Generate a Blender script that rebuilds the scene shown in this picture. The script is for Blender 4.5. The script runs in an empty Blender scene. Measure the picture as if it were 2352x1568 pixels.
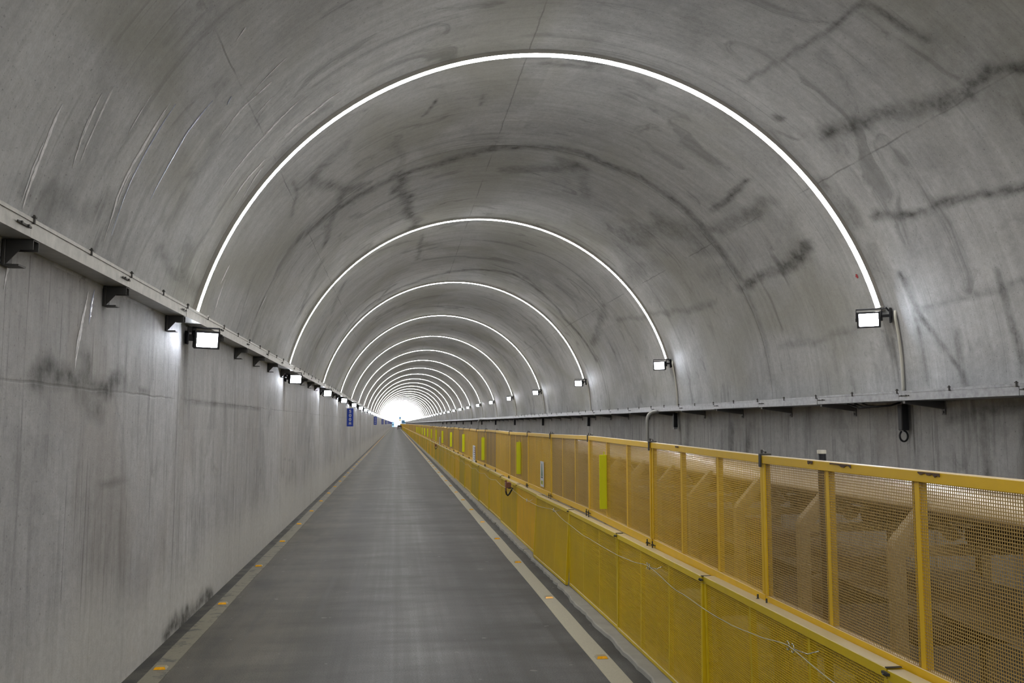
import bpy, math, random
import numpy as np
from mathutils import Vector, Matrix, Euler

SC = bpy.context.scene
COL = SC.collection
random.seed(7)
R_ = math.radians

# ------------------------------------------------------------------ camera
H = 2.14
cam_d = bpy.data.cameras.new('camera')
cam_d.sensor_width = 36.0
cam_d.lens = 30.70
cam_d.clip_start = 0.05
cam_d.clip_end = 3000
cam = bpy.data.objects.new('camera', cam_d)
COL.objects.link(cam)
cam.location = (0, 0, H)
cam.rotation_euler = Euler((math.pi / 2 + 0.09358, 0, -0.13181), 'XYZ')
SC.camera = cam

# ------------------------------------------------------------------ world, exposure
world = bpy.data.worlds.new('world')
SC.world = world
world.use_nodes = True
bg = world.node_tree.nodes['Background']
bg.inputs['Color'].default_value = (0.80, 0.92, 1.0, 1)
bg.inputs['Strength'].default_value = 1.3
SC.view_settings.view_transform = 'Standard'
SC.view_settings.look = 'None'
SC.view_settings.exposure = 0.62
SC.view_settings.gamma = 1.0
SC.view_settings.use_curve_mapping = False
SC.cycles.max_bounces = 5
SC.cycles.diffuse_bounces = 4
SC.cycles.glossy_bounces = 2
SC.cycles.use_adaptive_sampling = True
SC.cycles.adaptive_threshold = 0.03
SC.cycles.adaptive_min_samples = 16
SC.cycles.sample_clamp_indirect = 8.0
SC.cycles.caustics_reflective = False
SC.cycles.caustics_refractive = False

# strengths of the lamps' own light (used in their builders)
RING_EMIT = 45.0
RING_COL = (1.0, 0.972, 0.925)
FLOOD_EMIT = 85.0
FLOOD_COL = (0.86, 0.91, 1.0)

# ------------------------------------------------------------------ measures of the tunnel (metres; camera stands at x=0, y=0)
XC, ZC, RT = 1.8205, 2.3586, 4.13      # centre and radius of the vault
Y0, DY = 9.749, 8.3528                 # nearest arch light and spacing
PORTAL = 541.0
BACK = -46.0
XL, XR = -2.23, 5.90                   # lower walls
ZL, ZR = 3.16, 2.38                    # where the vault starts above the lower walls
A_L = math.degrees(math.atan2(-math.sqrt(RT**2 - (ZL - ZC)**2), ZL - ZC))
A_R = math.degrees(math.atan2(math.sqrt(RT**2 - (ZR - ZC)**2), ZR - ZC))
JOINT0, JSTEP = 2.42, 10.86            # casting joints

def vault(ang, y, r=RT):
    a = R_(ang)
    return (XC + r * math.sin(a), y, ZC + r * math.cos(a))

ORD = ['first', 'second', 'third', 'fourth', 'fifth', 'sixth', 'seventh', 'eighth', 'ninth', 'tenth',
       'eleventh', 'twelfth', 'thirteenth', 'fourteenth', 'fifteenth', 'sixteenth', 'seventeenth', 'eighteenth',
       'nineteenth', 'twentieth', 'twenty-first', 'twenty-second', 'twenty-third', 'twenty-fourth']

# ------------------------------------------------------------------ helpers
def srgb(r, g, b):
    f = lambda c: (c / 255 / 12.92) if c / 255 <= 0.04045 else ((c / 255 + 0.055) / 1.055) ** 2.4
    return (f(r), f(g), f(b), 1.0)

class G:
    """small node graph builder"""
    dims = '3D'
    def __init__(self, name):
        self.m = bpy.data.materials.new(name)
        self.m.use_nodes = True
        self.t = self.m.node_tree
        self.b = self.t.nodes['Principled BSDF']
    def n(self, typ, **kw):
        nd = self.t.nodes.new(typ)
        for k, v in kw.items():
            setattr(nd, k, v)
        return nd
    def put(self, sock, v):
        if isinstance(v, bpy.types.NodeSocket):
            self.t.links.new(v, sock)
        else:
            sock.default_value = v
    def math(self, op, a, b=0.0, c=None, clamp=False):
        nd = self.n('ShaderNodeMath', operation=op, use_clamp=clamp)
        self.put(nd.inputs[0], a); self.put(nd.inputs[1], b)
        if c is not None:
            self.put(nd.inputs[2], c)
        return nd.outputs[0]
    def mix(self, f, a, b, mode='MIX'):
        nd = self.n('ShaderNodeMix', data_type='RGBA', blend_type=mode)
        self.put(nd.inputs[0], f); self.put(nd.inputs[6], a); self.put(nd.inputs[7], b)
        return nd.outputs[2]
    def noise(self, vec, scale, detail=3.0, rough=0.55, dist=0.0):
        nd = self.n('ShaderNodeTexNoise', noise_dimensions=self.dims)
        self.put(nd.inputs['Vector'], vec)
        nd.inputs['Scale'].default_value = scale
        nd.inputs['Detail'].default_value = detail
        nd.inputs['Roughness'].default_value = rough
        nd.inputs['Distortion'].default_value = dist
        return nd.outputs[0]
    def ramp(self, v, lo, hi, a=0.0, b=1.0):
        nd = self.n('ShaderNodeMapRange', clamp=True, interpolation_type='SMOOTHSTEP')
        self.put(nd.inputs[0], v)
        nd.inputs[1].default_value = lo; nd.inputs[2].default_value = hi
        nd.inputs[3].default_value = a; nd.inputs[4].default_value = b
        return nd.outputs[0]
    def vec(self, x, y, z=0.0):
        nd = self.n('ShaderNodeCombineXYZ')
        self.put(nd.inputs[0], x); self.put(nd.inputs[1], y); self.put(nd.inputs[2], z)
        return nd.outputs[0]
    def sep(self, v):
        nd = self.n('ShaderNodeSeparateXYZ'); self.put(nd.inputs[0], v)
        return nd.outputs
    def set(self, key, v):
        self.put(self.b.inputs[key], v)
    def bump(self, h, strength, dist=0.01):
        nd = self.n('ShaderNodeBump')
        nd.inputs['Strength'].default_value = strength
        nd.inputs['Distance'].default_value = dist
        self.put(nd.inputs['Height'], h)
        self.t.links.new(nd.outputs[0], self.b.inputs['Normal'])

def plain(name, col, rough=0.5, metal=0.0, vary=0.12, scale=9.0, dust=0.0, dustcol=(0.42, 0.36, 0.26, 1), wear=None, per_object=0.0, col2=None):
    g = G(name)
    tc = g.n('ShaderNodeTexCoord').outputs['Object']
    n = g.noise(tc, scale, 4)
    f = g.math('MULTIPLY_ADD', n, vary * 2, 1 - vary)
    if per_object:
        oi = g.n('ShaderNodeObjectInfo').outputs['Random']
        f = g.math('MULTIPLY', f, g.math('MULTIPLY_ADD', oi, per_object, 1 - per_object / 2))
    if col2:
        col = g.mix(g.n('ShaderNodeObjectInfo').outputs['Random'], col, col2)
    c = g.mix(1.0, col, g.vec(f, f, f), 'MULTIPLY')
    if wear:
        w = g.ramp(g.noise(tc, 14, 6, 0.7), 0.66, 0.72)
        c = g.mix(w, c, wear)
    if dust:
        nz = g.sep(g.n('ShaderNodeNewGeometry').outputs['True Normal'])[2]
        c = g.mix(g.math('MULTIPLY', g.ramp(nz, 0.4, 0.9), dust), c, dustcol)
    g.set('Base Color', c)
    g.set('Metallic', metal)
    g.set('Roughness', g.math('MULTIPLY_ADD', n, 0.2, rough - 0.1))
    return g.m

def emit(name, col, strength):
    g = G(name)
    g.set('Base Color', (0.8, 0.8, 0.8, 1))
    g.set('Emission Color', (*col, 1))
    g.set('Emission Strength', strength)
    return g.m

class MB:
    def __init__(self):
        self.v = []; self.f = []
    def add(self, vs, fs):
        o = len(self.v)
        self.v += [tuple(p) for p in vs]
        self.f += [tuple(i + o for i in q) for q in fs]
        return self
    def box(self, x0, x1, y0, y1, z0, z1, ch=0.0, M=None):
        if ch <= 0:
            vs = [(x0, y0, z0), (x1, y0, z0), (x1, y1, z0), (x0, y1, z0), (x0, y0, z1), (x1, y0, z1), (x1, y1, z1), (x0, y1, z1)]
            fs = [(0, 3, 2, 1), (4, 5, 6, 7), (0, 1, 5, 4), (1, 2, 6, 5), (2, 3, 7, 6), (3, 0, 4, 7)]
        else:   # chamfered box: 24 verts
            vs = []; c = ch
            X = (x0, x1); Y = (y0, y1); Z = (z0, z1)
            idx = {}
            for i in (0, 1):
                for j in (0, 1):
                    for k in (0, 1):
                        sx = c if i == 0 else -c; sy = c if j == 0 else -c; sz = c if k == 0 else -c
                        idx[i, j, k, 'x'] = len(vs); vs.append((X[i], Y[j] + sy, Z[k] + sz))
                        idx[i, j, k, 'y'] = len(vs); vs.append((X[i] + sx, Y[j], Z[k] + sz))
                        idx[i, j, k, 'z'] = len(vs); vs.append((X[i] + sx, Y[j] + sy, Z[k]))
            fs = []
            for i in (0, 1):
                q = [idx[i, 0, 0, 'x'], idx[i, 1, 0, 'x'], idx[i, 1, 1, 'x'], idx[i, 0, 1, 'x']]
                fs.append(q if i else q[::-1])
                q = [idx[0, i, 0, 'y'], idx[1, i, 0, 'y'], idx[1, i, 1, 'y'], idx[0, i, 1, 'y']]
                fs.append(q[::-1] if i else q)
                q = [idx[0, 0, i, 'z'], idx[1, 0, i, 'z'], idx[1, 1, i, 'z'], idx[0, 1, i, 'z']]
                fs.append(q if i else q[::-1])
            for i in (0, 1):
                for j in (0, 1):
                    for k in (0, 1):
                        q = [idx[i, j, k, 'x'], idx[i, j, k, 'y'], idx[i, j, k, 'z']]
                        fs.append(q if (i + j + k) % 2 else q[::-1])
            for i in (0, 1):
                for j in (0, 1):
                    a = [idx[i, j, 0, 'x'], idx[i, j, 0, 'y'], idx[i, j, 1, 'y'], idx[i, j, 1, 'x']]
                    fs.append(a if (i + j) % 2 == 0 else a[::-1])
                    a = [idx[i, 0, j, 'x'], idx[i, 0, j, 'z'], idx[i, 1, j, 'z'], idx[i, 1, j, 'x']]
                    fs.append(a[::-1] if (i + j) % 2 == 0 else a)
                    a = [idx[0, i, j, 'y'], idx[0, i, j, 'z'], idx[1, i, j, 'z'], idx[1, i, j, 'y']]
                    fs.append(a if (i + j) % 2 == 0 else a[::-1])
        if M is not None:
            vs = [tuple(M @ Vector(p)) for p in vs]
        return self.add(vs, fs)
    def prism(self, poly, axis, a, b, M=None):
        """poly: 2-D outline; axis 'y' -> points are (x,z), 'x' -> (y,z), 'z' -> (x,y)"""
        n = len(poly)
        def P(p, t):
            return (p[0], t, p[1]) if axis == 'y' else (t, p[0], p[1]) if axis == 'x' else (p[0], p[1], t)
        vs = [P(p, a) for p in poly] + [P(p, b) for p in poly]
        if M is not None:
            vs = [tuple(M @ Vector(p)) for p in vs]
        fs = [tuple(range(n))[::-1], tuple(range(n, 2 * n))]
        fs += [(i, (i + 1) % n, (i + 1) % n + n, i + n) for i in range(n)]
        return self.add(vs, fs)
    def tube(self, pts, r, n=8, caps=True):
        pts = [Vector(p) for p in pts]
        vs = []
        up = Vector((0, 0, 1))
        prev = None
        for i, p in enumerate(pts):
            t = (pts[min(i + 1, len(pts) - 1)] - pts[max(i - 1, 0)]).normalized()
            a = prev if prev is not None else (Vector((1, 0, 0)) if abs(t.z) > 0.9 else up)
            s = t.cross(a)
            if s.length < 1e-4:
                s = t.cross(Vector((0, 1, 0)))
            s.normalize(); u = s.cross(t).normalized(); prev = u
            rr = r[i] if isinstance(r, (list, tuple)) else r
            for k in range(n):
                w = 2 * math.pi * k / n
                vs.append(p + (s * math.cos(w) + u * math.sin(w)) * rr)
        fs = []
        for i in range(len(pts) - 1):
            for k in range(n):
                a = i * n + k; b = i * n + (k + 1) % n
                fs.append((a, a + n, b + n, b))
        if caps:
            fs.append(tuple(range(n))); fs.append(tuple(range((len(pts) - 1) * n, len(pts) * n))[::-1])
        return self.add(vs, fs)
    def mesh(self, name, mat, smooth=False):
        me = bpy.data.meshes.new(name)
        me.from_pydata(self.v, [], self.f)
        me.materials.append(mat)
        me.validate()
        bm_fix(me)
        if smooth:
            me.polygons.foreach_set('use_smooth', [True] * len(me.polygons))
        me.update()
        return me

def bm_fix(me):
    import bmesh
    if len(me.polygons) > 20000:
        return
    bm = bmesh.new(); bm.from_mesh(me)
    bmesh.ops.recalc_face_normals(bm, faces=bm.faces)
    bm.to_mesh(me); bm.free()

def link(name, me, parent=None, loc=(0, 0, 0), rot=(0, 0, 0), scale=(1, 1, 1)):
    o = bpy.data.objects.new(name, me)
    COL.objects.link(o)
    if parent is not None:
        o.parent = parent
    o.location = loc; o.rotation_euler = rot; o.scale = scale
    return o

def build(mb, name, mat, parent=None, smooth=False, **kw):
    return link(name, mb.mesh(name, mat, smooth), parent, **kw)

def tag(o, label=None, cat=None, group=None, kind=None):
    if label: o['label'] = label
    if cat: o['category'] = cat
    if group: o['group'] = group
    if kind: o['kind'] = kind
    return o

def empty(name, loc=(0, 0, 0), rz=0.0):
    o = bpy.data.objects.new(name, None)
    o.empty_display_size = 0.1
    COL.objects.link(o)
    o.location = loc; o.rotation_euler = (0, 0, rz)
    return o

def copy_tree(o, parent=None, kids=None):
    c = o.copy(); COL.objects.link(c); c.parent = parent
    for ch in (KIDS.get(o.name) if kids is None else kids) or []:
        copy_tree(ch, c)
    return c
KIDS = {}
def remember(o):
    """note the children of a prototype (and theirs) so that copies need no scene search"""
    KIDS[o.name] = [x for x in COL.objects if x.parent == o]
    for k in KIDS[o.name]:
        remember(k)

# ------------------------------------------------------------------ concrete
def concrete(name, base, seams=(), streak_u=True, damp=None, smear=0.35, stain_col=(0.045, 0.045, 0.042, 1), pale_low=False, tint=(0.27, 0.27, 0.225, 1), tint_amt=0.5, dirt=0.0, seam_amt=0.36):
    """u runs round the section (or up the wall), v along the tunnel; colour is grain, casting lines, smears and stains"""
    g = G(name)
    g.dims = '2D'
    uv = g.n('ShaderNodeUVMap', uv_map='surf').outputs[0]
    u, v, _ = g.sep(uv)
    n1 = g.noise(uv, 0.22, 3)
    n2 = g.noise(g.vec(g.math('MULTIPLY', u, 0.55), g.math('MULTIPLY', v, 7.0)), 1.0, 4, 0.6)       # runs down the surface
    n3 = g.noise(uv, 60.0, 1, 0.6)
    n4 = g.noise(uv, 1.6, 3, 0.6, 0.6)
    f = g.math('MULTIPLY_ADD', n1, 0.34, 0.83)
    f = g.math('MULTIPLY', f, g.math('MULTIPLY_ADD', n2, 0.40, 0.80))
    f = g.math('MULTIPLY', f, g.math('MULTIPLY_ADD', n3, 0.16, 0.92))
    f = g.math('MULTIPLY', f, g.math('MULTIPLY_ADD', n4, 0.30, 0.85))
    # formwork sheets leave slightly different tones
    wn = g.n('ShaderNodeTexWhiteNoise', noise_dimensions='2D')
    g.put(wn.inputs['Vector'], g.vec(g.math('FLOOR', g.math('DIVIDE', u, 2.07)), g.math('FLOOR', g.math('DIVIDE', g.math('SUBTRACT', v, 2.42), 1.81))))
    f = g.math('MULTIPLY', f, g.math('MULTIPLY_ADD', wn.outputs['Value'], 0.10, 0.95))
    cl = g.ramp(g.noise(uv, 0.75, 5, 0.62, 0.5), 0.44, 0.66)
    f = g.math('MULTIPLY', f, g.math('MULTIPLY_ADD', cl, -0.15, 1.05))
    n7 = g.noise(uv, 14.0, 4, 0.75)
    f = g.math('MULTIPLY', f, g.math('MULTIPLY_ADD', n7, 0.44, 0.78))
    n8 = g.noise(g.vec(g.math('MULTIPLY', u, 1.1), g.math('MULTIPLY', v, 34.0)), 1.0, 4, 0.7)
    f = g.math('MULTIPLY', f, g.math('MULTIPLY_ADD', n8, 0.20, 0.90))
    c = g.mix(1.0, base, g.vec(f, f, f), 'MULTIPLY')
    pit = g.ramp(g.noise(uv, 38.0, 2, 0.5), 0.70, 0.76)
    c = g.mix(g.math('MULTIPLY', pit, 0.35), c, stain_col)
    t = g.ramp(g.noise(g.vec(u, g.math('MULTIPLY', v, 0.6)), 0.5, 3, 0.5, 0.4), 0.42, 0.7)
    c = g.mix(g.math('MULTIPLY', t, tint_amt), c, tint)
    # cloudy release-oil smears, drawn out round the vault
    wu = g.math('ADD', u, g.math('MULTIPLY', g.noise(uv, 0.9, 2), 2.2))
    sm = g.noise(g.vec(g.math('MULTIPLY', wu, 0.55), g.math('MULTIPLY', v, 1.5)), 1.0, 4, 0.62, 0.9)
    smm = g.math('MULTIPLY', g.ramp(sm, 0.56, 0.72), smear)
    c = g.mix(smm, c, g.mix(0.55, c, stain_col))
    # thin fine dark runs
    n5 = g.noise(g.vec(g.math('MULTIPLY', u, 0.35), g.math('MULTIPLY', v, 22.0)), 1.0, 3, 0.5)
    fr = g.math('MULTIPLY', g.ramp(n5, 0.60, 0.70), g.ramp(g.noise(uv, 0.8, 2), 0.45, 0.6))
    c = g.mix(g.math('MULTIPLY', fr, 0.20 + dirt), c, stain_col)
    if dirt:
        n6 = g.noise(g.vec(g.math('MULTIPLY', u, 0.7), g.math('MULTIPLY', v, 9.0)), 1.0, 5, 0.65)
        c = g.mix(g.math('MULTIPLY', g.ramp(n6, 0.52, 0.74), dirt), c, stain_col)
        br = g.math('MULTIPLY', g.ramp(g.noise(g.vec(g.math('MULTIPLY', u, 0.5), v), 0.8, 3, 0.5, 0.5), 0.5, 0.75), 0.30)
        c = g.mix(br, c, (0.29, 0.26, 0.235, 1))
    h = g.math('MULTIPLY', n3, 0.3)
    if pale_low:
        nn = g.noise(uv, 0.7, 4)
        lo = g.ramp(g.math('ADD', u, g.math('MULTIPLY', nn, 0.9)), 1.55, 0.85)
        c = g.mix(g.math('MULTIPLY', lo, 0.62), c, g.mix(1.0, (0.56, 0.565, 0.555, 1), g.vec(*[g.math('MULTIPLY_ADD', n7, 0.4, 0.8)] * 3), 'MULTIPLY'))
    # casting seams at fixed u, broken up by noise
    if seams:
        wob = g.math('MULTIPLY', g.math('SUBTRACT', g.noise(uv, 3.0, 2), 0.5), 0.03)
        uu = g.math('ADD', u, wob)
        tot = None
        for s0 in seams:
            d = g.math('ABSOLUTE', g.math('SUBTRACT', uu, s0))
            m = g.ramp(d, 0.013, 0.003)
            tot = m if tot is None else g.math('MAXIMUM', tot, m)
        tot = g.math('MULTIPLY', tot, g.ramp(g.noise(uv, 0.9, 4), 0.36, 0.60))
        c = g.mix(g.math('MULTIPLY', tot, seam_amt), c, stain_col)
        h = g.math('SUBTRACT', h, tot)
    # stains of their own shape (surface attribute on the near castings)
    at = g.n('ShaderNodeAttribute', attribute_name='stain').outputs['Fac']
    a2 = g.math('MULTIPLY', at, g.math('MULTIPLY_ADD', g.noise(uv, 9.0, 4, 0.7), 1.7, 0.12), clamp=True)
    c = g.mix(g.math('MULTIPLY', a2, 0.85), c, stain_col)
    g.set('Base Color', c)
    g.set('Roughness', g.math('MULTIPLY_ADD', n4, 0.25, 0.55))
    g.b.inputs['Specular IOR Level'].default_value = 0.14
    g.bump(h, 0.25, 0.01)
    return g.m

ds = R_(1) * RT
SEAMS = [ds * a for a in (-50.1, -4.6, 50.1)]
M_VAULT = concrete('vault_concrete', (0.42, 0.432, 0.447, 1), SEAMS, smear=0.62)
M_WALL_L = concrete('left_wall_concrete', (0.425, 0.432, 0.45, 1), (2.39,), smear=0.40, pale_low=True, dirt=0.25, seam_amt=0.22, tint_amt=0.2, tint=(0.34, 0.32, 0.295, 1))
M_WALL_R = concrete('right_wall_concrete', (0.40, 0.405, 0.415, 1), (), smear=0.45, dirt=0.34, tint_amt=0.2)
M_BACKING = plain('joint_filler', (0.13, 0.13, 0.125, 1), 0.9)

# ---- stains measured on the near castings: [(angle in degrees, y) ...], width in metres, strength
STAINS=[
    ([(43.9, 8.85), (47.1, 7.77), (48.5, 6.93), (49.8, 6.19)], 0.155, 0.8),  
    ([(59.0, 9.1), (61.0, 8.47), (61.6, 7.77), (62.9, 6.92)], 0.085, 0.8),  
    ([(61.3, 13.24), (61.4, 11.8), (59.8, 11.0), (58.9, 10.77)], 0.143, 0.8),  
    ([(38.4, 16.19), (40.7, 14.37), (47.5, 13.61)], 0.501, 0.45),  
    ([(48.1, 13.29), (48.3, 11.88), (49.0, 10.98)], 0.201, 0.55),  
    ([(43.6, 12.43), (43.5, 11.75), (42.7, 11.0)], 0.094, 0.9),  
    ([(29.6, 9.07), (30.9, 8.29), (32.1, 7.52), (32.6, 6.88)], 0.052, 0.6),  
    ([(32.6, 6.91), (36.6, 6.87), (41.6, 6.78)], 0.055, 0.6),  
    ([(-52.1, 13.09), (-43.6, 13.42), (-32.2, 13.68), (-17.4, 13.87), (-4.9, 13.5)], 0.136, 0.75),  
    ([(-5.1, 13.38), (10.9, 13.16), (26.2, 13.14), (38.7, 13.08), (50.4, 13.19), (59.9, 13.12)], 0.117, 0.7),  
    ([(59.9, 13.12), (72.4, 13.18), (84.2, 13.29)], 0.092, 0.4),  
    ([(-26.3, 13.62), (-24.4, 15.31), (-21.3, 17.92)], 0.214, 0.75),  
    ([(-39.6, 13.08), (-42.6, 13.62), (-47.5, 14.76)], 0.149, 0.7),  
    ([(-35.3, 13.25), (-40.3, 12.7), (-44.8, 11.27)], 0.165, 0.5),  
    ([(0.1, 14.72), (7.9, 14.38), (15.8, 13.79)], 0.215, 0.6),  
    ([(11.4, 13.71), (17.6, 14.03), (21.0, 15.1)], 0.154, 0.35),  
    ([(-45.7, 11.76), (-43.5, 11.1), (-36.6, 10.99)], 0.166, 0.35),  
    ([(-27.3, 12.0), (-25.3, 12.9), (-27.8, 13.7)], 0.129, 0.3),  
    ([(56.9, 20.36), (61.7, 16.34), (63.3, 14.6)], 0.114, 0.4),  
    ([(75.4, 8.98), (74.7, 8.07), (74.2, 7.36)], 0.064, 0.4),  
    ([(77.0, 12.75), (76.8, 11.48), (76.2, 10.41)], 0.092, 0.35),  
    ([(-74.2, 5.32), (-72.9, 5.85), (-71.5, 6.6)], 0.146, 0.35),  
    ([(-71.6, 7.97), (-72.7, 8.63), (-72.7, 9.76)], 0.129, 0.45),  
    ([(-61.2, 26.19), (-39.0, 25.47), (-19.0, 25.66), (-0.2, 24.55)], 0.153, 0.6),  
    ([(-0.2, 24.55), (19.4, 23.72), (47.8, 24.83), (68.1, 24.31)], 0.111, 0.7),  
    ([(-34.8, 25.82), (-30.5, 24.76), (-27.6, 24.59)], 0.123, 0.7),  
    ([(49.9, 9.6), (54.4, 9.52), (58.4, 9.48)], 0.133, 0.45),  
    ([(36.8, 9.31), (37.9, 9.27)], 0.065, 0.9),  
    ([(57.5, 14.03), (55.2, 12.83)], 0.384, 0.25),  
    ([(49.9, 20.66), (57.5, 22.52), (61.1, 23.89)], 0.202, 0.5),  
    ([(-18.5, 21.91), (-18.5, 20.01), (-18.5, 19.07)], 0.1, 0.5),  
    ([(-49.0, 10.72), (-49.2, 11.29), (-51.3, 11.77)], 0.056, 0.5),  
    ([(-19.3, 10.87), (-20.4, 11.12), (-21.2, 11.32)], 0.044, 0.7),  
    ([(-10.2, 11.0), (-10.1, 11.39)], 0.045, 0.6),  
    ([(-62.7, 17.13), (-49.9, 15.7)], 0.141, 0.35),  
    ([(-54.9, 20.96), (-46.3, 19.32)], 0.135, 0.4),  
    ([(-47.8, 9.4), (-44.1, 9.36), (-38.4, 9.41)], 0.065, 0.35),  
    ([(18.1, 10.15), (9.9, 10.03), (-1.2, 10.09)], 0.08, 0.35),  
    ([(63.9, 8.25), (65.3, 8.71)], 0.261, 0.2),  
    ([(63.0, 9.45), (68.6, 9.68)], 0.097, 0.25),  
    ([(46.6, 17.83), (46.4, 15.89)], 0.317, 0.3),  
    ([(-49.6, 9.72), (-41.5, 9.86)], 0.128, 0.2),  
    ([(20.5, 8.74), (15.6, 8.6)], 0.386, 0.25),  
    ([(53.5, 6.42), (49.6, 6.72), (42.3, 6.74)], 0.234, 0.25),  
]
STAINS += [([(69.1, 9.19), (75.8, 9.08), (81.0, 8.82), (85.2, 8.52), (87.5, 8.47)], 0.05, 0.75), ([(70.0, 9.11), (77.1, 9.16), (86.8, 9.17)], 0.04, 0.6), ([(72.2, 7.67), (80.7, 7.66), (87.1, 7.64)], 0.05, 0.7), ([(79.5, 8.49), (85.2, 8.54)], 0.05, 0.6)] # CRACKS
CRUSTS=[
     ([(-66.4, 5.28), (-70.0, 5.31), (-75.6, 5.33)], 0.024) ,
     ([(-63.2, 5.64), (-67.0, 5.7), (-70.2, 5.76)], 0.02) ,
     ([(-61.9, 5.73), (-65.1, 5.78), (-69.3, 5.82)], 0.012) ,
     ([(-59.5, 6.26), (-64.0, 6.28)], 0.009) ,
     ([(-58.3, 6.6), (-63.7, 6.63), (-68.2, 6.62), (-74.3, 6.7)], 0.03) ,
     ([(-45.9, 7.89), (-51.6, 7.84), (-55.8, 7.88)], 0.02) ,
     ([(-41.6, 8.7), (-50.1, 8.79), (-60.6, 8.77)], 0.022) ,
     ([(-35.4, 9.21), (-41.2, 9.27), (-48.5, 9.23)], 0.028) ,
     ([(-50.8, 9.32), (-55.7, 9.27), (-59.9, 9.28)], 0.028) ,
     ([(-52.0, 9.42), (-58.5, 9.57)], 0.019) ,
     ([(-46.6, 6.7), (-48.5, 6.77)], 0.01) ,
     ([(-66.5, 10.53), (-70.0, 10.5)], 0.016) ,
     ([(-68.9, 10.63), (-72.5, 10.67), (-75.2, 10.7)], 0.021) ,
     ([(-65.8, 13.35), (-70.9, 13.31)], 0.02) ,
     ([(-46.5, 8.17), (-49.7, 8.21)], 0.01) ,
     ([(-43.0, 7.68), (-50.6, 7.77)], 0.008) ,
]
WETS=[
     ([(-58.0, 6.69), (-62.4, 6.71), (-67.4, 6.72), (-73.3, 6.79)], 0.01) ,
     ([(-54.1, 7.22), (-59.0, 7.2), (-62.0, 7.24), (-67.4, 7.25)], 0.014) ,
     ([(-51.7, 7.46), (-52.8, 7.51)], 0.011) ,
]
WALL_L_STAINS=[([(2.43,5.9),(2.45,6.6),(2.44,7.5)],.16,.8), ([(2.62,6.6),(2.5,6.7)],.12,.6), ([(2.35,6.6),(2.25,6.9)],.2,.5),
 ([(0.02,9.3),(0.10,10.1),(0.03,11.3)],.17,1.0), ([(1.629,6.39),(1.69,7.87)],.02,.5), ([(2.42,8),(2.39,11),(2.37,15)],.03,.6), ([(1.45,18.1),(1.3,20)],.02,.4)]
WALL_R_STAINS=[([(2.2,8.7),(2.28,8.2),(2.3,7.3)],.1,.6), ([(2.25,8.17),(2.0,8.17),(1.5,8.15)],.05,.7), ([(2.2,7.6),(1.5,7.55)],.08,.6),
 ([(2.1,14.1),(1.4,14.3)],.1,.6), ([(2.2,17.2),(1.6,17.3)],.2,.5), ([(2.1,14.9),(1.5,15)],.12,.6)]


def vnoise(x, y, seed):
    rs = np.random.RandomState(seed)
    t = rs.rand(64, 64)
    xi = np.floor(x).astype(int); yi = np.floor(y).astype(int)
    fx = x - xi; fy = y - yi
    fx = fx * fx * (3 - 2 * fx); fy = fy * fy * (3 - 2 * fy)
    g = lambda a, b: t[a % 64, b % 64]
    return (g(xi, yi) * (1 - fx) + g(xi + 1, yi) * fx) * (1 - fy) + (g(xi, yi + 1) * (1 - fx) + g(xi + 1, yi + 1) * fx) * fy

def stain_field(U, V, stains):
    out = np.zeros_like(U)
    wx = (vnoise(U * 2, V * 2, 1) - .5) * 0.9 + (vnoise(U * 8, V * 8, 2) - .5) * 0.5
    wy = (vnoise(U * 2, V * 2, 3) - .5) * 0.9 + (vnoise(U * 8, V * 8, 4) - .5) * 0.5
    tex = 0.55 + 0.6 * vnoise(U * 5, V * 5, 5) * (0.6 + 0.8 * vnoise(U * 14, V * 14, 6))
    for pts, w, a in stains:
        k = w
        Uq = U + wx * k; Vq = V + wy * k
        best = np.full(U.shape, 1e9)
        for (u0, v0), (u1, v1) in zip(pts[:-1], pts[1:]):
            du, dv = (u1 - u0), (v1 - v0) * 0.5
            L = du * du + dv * dv + 1e-9
            t = np.clip(((Uq - u0) * du + (Vq - v0) * 0.5 * dv) / L, 0, 1)
            d = np.hypot(Uq - u0 - t * du, (Vq - v0) * 0.5 - t * dv)
            best = np.minimum(best, d)
        s = np.clip((w * 0.95 - best) / (w * 0.9), 0, 1)
        out = np.maximum(out, a * s * s * (3 - 2 * s) * tex)
    return np.clip(out, 0, 1)

def surface(name, mat, parent, us, vs, fpos, stains=None, flip=False):
    """grid surface with 'surf' uv map (metres) and 'stain' attribute"""
    U, V = np.meshgrid(us, vs, indexing='ij')
    P = fpos(U, V)
    nu, nv = U.shape
    idx = np.arange(nu * nv).reshape(nu, nv)
    q = np.stack([idx[:-1, :-1], idx[1:, :-1], idx[1:, 1:], idx[:-1, 1:]], -1).reshape(-1, 4)
    if flip:
        q = q[:, ::-1]
    me = bpy.data.meshes.new(name)
    me.vertices.add(nu * nv); me.vertices.foreach_set('co', P.reshape(-1).astype(np.float32))
    me.loops.add(q.size); me.loops.foreach_set('vertex_index', q.reshape(-1).astype(np.int32))
    me.polygons.add(len(q)); me.polygons.foreach_set('loop_start', (np.arange(len(q)) * 4).astype(np.int32))
    me.polygons.foreach_set('use_smooth', np.ones(len(q), bool))
    me.update(calc_edges=True)
    uvl = me.uv_layers.new(name='surf')
    uvs = np.stack([U.reshape(-1)[q.reshape(-1)], V.reshape(-1)[q.reshape(-1)]], 1)
    uvl.data.foreach_set('uv', uvs.reshape(-1).astype(np.float32))
    at = me.attributes.new('stain', 'FLOAT', 'POINT')
    if stains:
        at.data.foreach_set('value', stain_field(U, V, stains).reshape(-1).astype(np.float32))
    me.materials.append(mat)
    return link(name, me, parent)

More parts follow.
